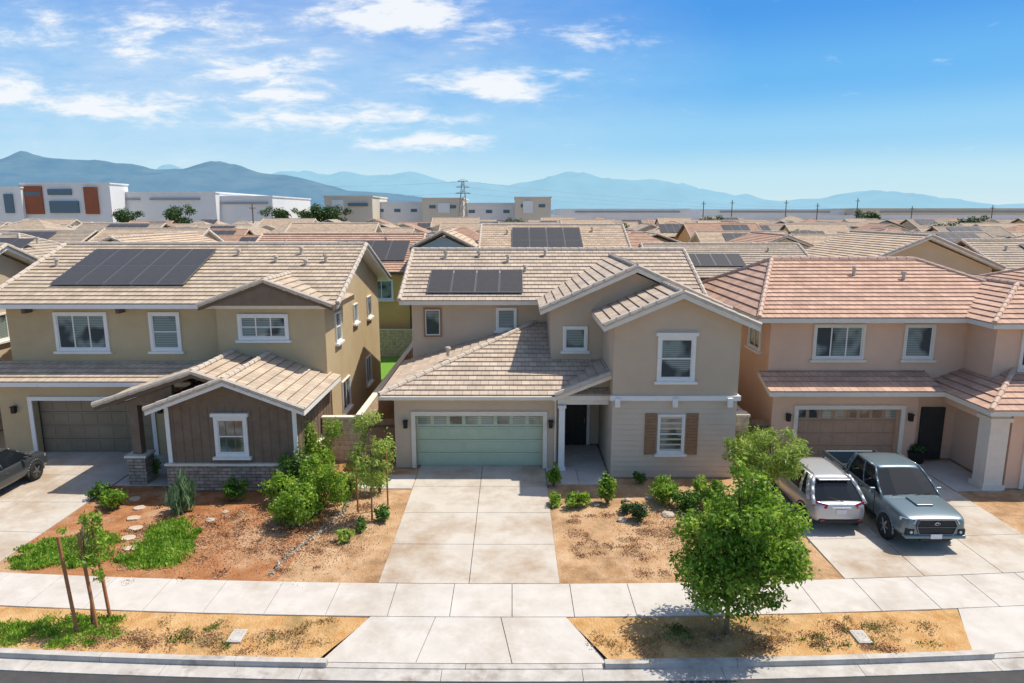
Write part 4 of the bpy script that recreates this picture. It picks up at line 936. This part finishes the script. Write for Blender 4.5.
for s in (-1,1):
    m=MB(); m.prism([(s*.57,-2.58,.985),(s*.82,-2.50,.995),(s*.92,-2.34,.99),(s*.92,-2.34,.90),(s*.62,-2.61,.87)],(0,-.02,-.0)); m.build('headlight',M['lens'],t)
    m=MB(); m.box(s*.6,s*.84,-2.6,-2.45,.52,.72); m.build('fog_light_housing',M['plastic'],t,bevel=.02)
    m=MB(); m.tube((s*.7,-2.62,.62),(s*.7,-2.56,.62),.04,.04,12); m.build('fog_light',M['lens'],t)
    m=MB(); m.box(s*.92,s*1.1,-1.0,-.9,1.12,1.29); m.build('wing_mirror',M['pblue'],t,bevel=.03)
    for y in (-.25,.75): bx(t,'door_handle','plastic',(s*.935,s*.965,y,y+.15,1.0,1.03))
    for y in (-1.0,0): bx(t,'door_seam','plastic',(s*.925,s*.943,y,y+.01,.5,1.12),bev=0)
    bx(t,'side_step','plastic',(s*.86,s*.97,-1.1,1.1,.36,.41),bev=.01)
bx(t,'bumper','pblue',(-.86,.86,-2.64,-2.4,.42,.54),bev=.04); bx(t,'skid_plate','plastic',(-.4,.4,-2.6,-2.4,.33,.42),bev=.02)
bx(t,'licence_plate','plate',(-.16,.16,-2.66,-2.642,.44,.58),bev=.005)
m=MB(); m.prism([(-.3,-1.5,1.18),(.3,-1.5,1.18),(.24,-2.0,1.14),(-.24,-2.0,1.14)],(0,0,.045)); m.build('hood_scoop',M['pblue'],t,bevel=.02)
for s in(-.3,.35): m=MB(); m.tube((s-.3,-1.34,1.18),(s+.25,-1.26,1.24),.01,.01,5); m.build('wiper',M['plastic'],t)
t.location=(12.0,20.6,0)
# crossover (rear toward street)
t=thing('crossover_car','silver crossover with red tail lamps parked nose in on the right driveway','car',(0,0,0))
m=MB(); m.loft([ring(-2.2,.4,.78,.7),ring(-2.17,.34,.86,.8),ring(-1.95,.3,.93,.87),ring(-1.3,.3,.99,.9,.04),ring(-1.1,.3,1.0,.9),ring(0,.3,1.0,.91),ring(1.2,.3,1.02,.9),ring(1.85,.32,1.03,.86),ring(2.08,.36,1.0,.78),ring(2.17,.42,.93,.70)])
m.build('body',M['psilver'],t,smooth=True,sub=2)
cabin(t,.97,1.57,-1.3,1.98,-.4,1.35,.80,.58,'psilver',[(0,.035),(.38,.03),(.7,.06),(.9,.11),(1,.07)])
wheels(t,(-1.35,1.35),.34,.91,5); arches(t,(-1.35,1.35),.34,.875,'plastic',.03)
bx(t,'bumper','plastic',(-.68,.68,2.05,2.18,.36,.5),bev=.04); bx(t,'spoiler','psilver',(-.5,.5,1.34,1.58,1.54,1.575),bev=.015)
bx(t,'licence_plate','plate',(-.16,.16,2.17,2.185,.68,.83),bev=.004)
bx(t,'tailgate_trim','chrome',(-.3,.3,2.14,2.178,.87,.89),bev=.004)
for s in (-1,1):
    m=MB(); m.prism([(s*.42,2.13,.98),(s*.72,2.06,1.05),(s*.83,1.9,1.03),(s*.83,1.93,.87),(s*.48,2.17,.86)],(0,.03,0)); m.build('tail_light',M['red'],t)
    m=MB(); m.box(s*.52,s*.64,2.18,2.19,.45,.48); m.build('reflector',M['red'],t)
    m=MB(); m.tube((s*.53,-.25,1.63),(s*.53,1.2,1.63),.016,.016,6); m.tube((s*.53,-.25,1.63),(s*.53,-.3,1.56),.016,.016,6); m.tube((s*.53,1.2,1.63),(s*.53,1.25,1.56),.016,.016,6); m.build('roof_rail',M['alu'],t)
    m=MB(); m.box(s*.9,s*1.06,-.95,-.84,.98,1.12); m.build('wing_mirror',M['psilver'],t,bevel=.03)
    m=MB(); m.prism([(s*.5,-2.2,.8),(s*.84,-2.0,.85),(s*.84,-1.95,.75),(s*.55,-2.2,.7)],(0,-.03,0)); m.build('headlight',M['lens'],t)
m=MB(); m.tube((-.1,2.02,1.03),(.3,1.94,1.12),.01,.01,5); m.build('wiper',M['plastic'],t)
t.rotation_euler=(0,0,math.pi); t.location=(9.85,21.2,0); t.scale=(.96,.96,.96)
# sedan
t=thing('sedan_car','dark grey sedan cut by the left edge on the left driveway','car',(0,0,0))
m=MB(); m.loft([ring(-2.3,.36,.70,.68),ring(-2.26,.3,.78,.8),ring(-2.0,.27,.86,.87),ring(-1.3,.27,.95,.9,.04),ring(-1,.27,.96,.9),ring(0,.27,.96,.9),ring(1.3,.27,.98,.9),ring(2.0,.3,.97,.86),ring(2.3,.38,.9,.78)])
m.build('body',M['pgrey'],t,smooth=True,sub=2)
cabin(t,.93,1.5,-1.35,1.7,-.5,1.05,.8,.6,'pgrey',[(0,.04),(.45,.03),(1,.06)])
wheels(t,(-1.42,1.38),.34,.91,5); arches(t,(-1.42,1.38),.34,.87,'pgrey')
for s in (-1,1):
    m=MB(); m.box(s*.88,s*1.05,-.95,-.83,.95,1.08); m.build('wing_mirror',M['pgrey'],t,bevel=.03)
    m=MB(); m.prism([(s*.45,-2.27,.72),(s*.82,-2.05,.78),(s*.84,-2.0,.68),(s*.5,-2.29,.64)],(0,-.03,0)); m.build('headlight',M['lens'],t)
    m=MB(); m.prism([(s*.5,2.27,.86),(s*.8,2.15,.88),(s*.82,2.1,.74),(s*.5,2.28,.76)],(0,.04,0)); m.build('tail_light',M['red'],t)
    bx(t,'door_handle','chrome',(s*.89,s*.91,-.1,.05,.78,.81))
t.rotation_euler=(0,0,math.pi); t.location=(-18.1,22.0,0)
# ============================================================ SKY, SUN, CAMERA
EL=R(62); AZ=R(-20)
s=Vector((math.cos(EL)*math.cos(AZ),-math.cos(EL)*math.sin(AZ),math.sin(EL)))
L_=bpy.data.lights.new('sun','SUN'); L_.energy=5.0; L_.angle=R(.5); L_.color=(1,.925,.80); lo=bpy.data.objects.new('sun',L_); col.objects.link(lo); lo.rotation_euler=s.to_track_quat('Z','Y').to_euler(); lo.location=(20,0,40)
W=bpy.data.worlds.new('World'); SC.world=W; W.use_nodes=True; nt=W.node_tree; N=nt.nodes.new; K=nt.links.new
bgd=nt.nodes['Background']; sky=N('ShaderNodeTexSky'); sky.sky_type='NISHITA'; sky.sun_disc=False; sky.sun_elevation=EL; sky.sun_rotation=R(90)+AZ; sky.air_density=1.0; sky.dust_density=1.5; sky.ozone_density=1.5
tc=N('ShaderNodeTexCoord'); sp=N('ShaderNodeSeparateXYZ'); K(tc.outputs['Generated'],sp.inputs[0])
def mth(op,a,b=None):
    n=N('ShaderNodeMath'); n.operation=op
    for i,x in enumerate((a,b)):
        if x is None: continue
        if isinstance(x,(int,float)): n.inputs[i].default_value=x
        else: K(x,n.inputs[i])
    return n.outputs[0]
ya=mth('MAXIMUM',mth('ABSOLUTE',sp.outputs['Y']),.02); u=mth('DIVIDE',sp.outputs['X'],ya); v=mth('DIVIDE',sp.outputs['Z'],ya)
el=sp.outputs['Z']
rp=N('ShaderNodeValToRGB'); rp.color_ramp.interpolation='EASE'; E=rp.color_ramp.elements
cs=[(0.0,(.68,.86,.92)),(.04,(.55,.81,.93)),(.10,(.30,.64,.93)),(.17,(.13,.47,.90)),(.26,(.055,.32,.83)),(.6,(.05,.24,.62))]
E[0].position=0; E[0].color=(*cs[0][1],1); E[1].position=.6; E[1].color=(*cs[-1][1],1)
for p,c in cs[1:-1]: x=E.new(p); x.color=(*c,1)
K(el,rp.inputs['Fac'])
STR=.15
sc=N('ShaderNodeVectorMath'); sc.operation='SCALE'; sc.inputs['Scale'].default_value=1/STR; K(rp.outputs['Color'],sc.inputs[0])
fd=N('ShaderNodeMapRange'); fd.inputs['From Min'].default_value=.3; fd.inputs['From Max'].default_value=.7; fd.inputs['To Min'].default_value=.92; fd.inputs['To Max'].default_value=0; K(el,fd.inputs['Value'])
hs=N('ShaderNodeMixRGB'); K(fd.outputs[0],hs.inputs['Fac']); K(sky.outputs[0],hs.inputs['Color1']); K(sc.outputs[0],hs.inputs['Color2'])
cb=N('ShaderNodeCombineXYZ'); K(u,cb.inputs[0]); K(v,cb.inputs[1])
tot=None
for (px,py,rx,ry,st) in ((150,28,200,40,.5),(260,70,120,34,.5),(400,12,110,34,.85),(500,85,110,26,.75),(600,38,75,22,.5),(130,110,170,22,.6),(340,118,210,22,.62),(430,142,110,15,.68),(20,95,110,34,.5),(480,28,60,22,.5),(560,75,60,14,.5),(280,95,80,14,.55)):
    a=ray(px,py); cu,cv=a[0]/a[1],a[2]/a[1]
    du=mth('MULTIPLY',mth('SUBTRACT',u,cu),F/rx); dv=mth('MULTIPLY',mth('SUBTRACT',v,cv),F/ry)
    d=mth('SQRT',mth('ADD',mth('MULTIPLY',du,du),mth('MULTIPLY',dv,dv)))
    f_=mth('MULTIPLY',mth('MAXIMUM',mth('SUBTRACT',1.0,d),0.0),st)
    tot=f_ if tot is None else mth('MAXIMUM',tot,f_)
a=ray(200,70); du=mth('MULTIPLY',mth('SUBTRACT',u,a[0]/a[1]),F/520); dv=mth('MULTIPLY',mth('SUBTRACT',v,a[2]/a[1]),F/150)
dd=mth('SQRT',mth('ADD',mth('MULTIPLY',du,du),mth('MULTIPLY',dv,dv))); veil=mth('MAXIMUM',mth('SUBTRACT',1.0,dd),0.0)
mp=N('ShaderNodeMapping'); mp.inputs['Scale'].default_value=(5.5,19,1); mp.inputs['Rotation'].default_value=(0,0,R(-8)); K(cb.outputs[0],mp.inputs['Vector'])
no=N('ShaderNodeTexNoise'); no.inputs['Scale'].default_value=1.9; no.inputs['Detail'].default_value=13; no.inputs['Roughness'].default_value=.66; no.inputs['Distortion'].default_value=.25; K(mp.outputs[0],no.inputs['Vector'])
dens=mth('ADD',mth('MULTIPLY',tot,.62),no.outputs['Fac'])
mr=N('ShaderNodeMapRange'); mr.interpolation_type='SMOOTHSTEP'; mr.inputs['From Min'].default_value=.60; mr.inputs['From Max'].default_value=1.0; K(dens,mr.inputs['Value'])
vl=mth('MULTIPLY',mth('MULTIPLY',veil,no.outputs['Fac']),.9)
fac=mth('MINIMUM',mth('ADD',mth('MULTIPLY',mr.outputs[0],1.0),vl),.95)
mx=N('ShaderNodeMixRGB'); K(fac,mx.inputs['Fac']); K(hs.outputs[0],mx.inputs['Color1']); mx.inputs['Color2'].default_value=(.93/STR,.96/STR,1.0/STR,1)
K(mx.outputs[0],bgd.inputs['Color']); bgd.inputs['Strength'].default_value=STR
cam=bpy.data.cameras.new('camera'); co=bpy.data.objects.new('camera',cam); col.objects.link(co); co.location=(0,0,H); co.rotation_euler=(R(90)-TH,0,0)
cam.lens=24.0; cam.sensor_width=36; cam.clip_end=40000; cam.clip_start=.1; SC.camera=co
SC.view_settings.view_transform='Standard'; SC.view_settings.look='None'; SC.view_settings.exposure=0
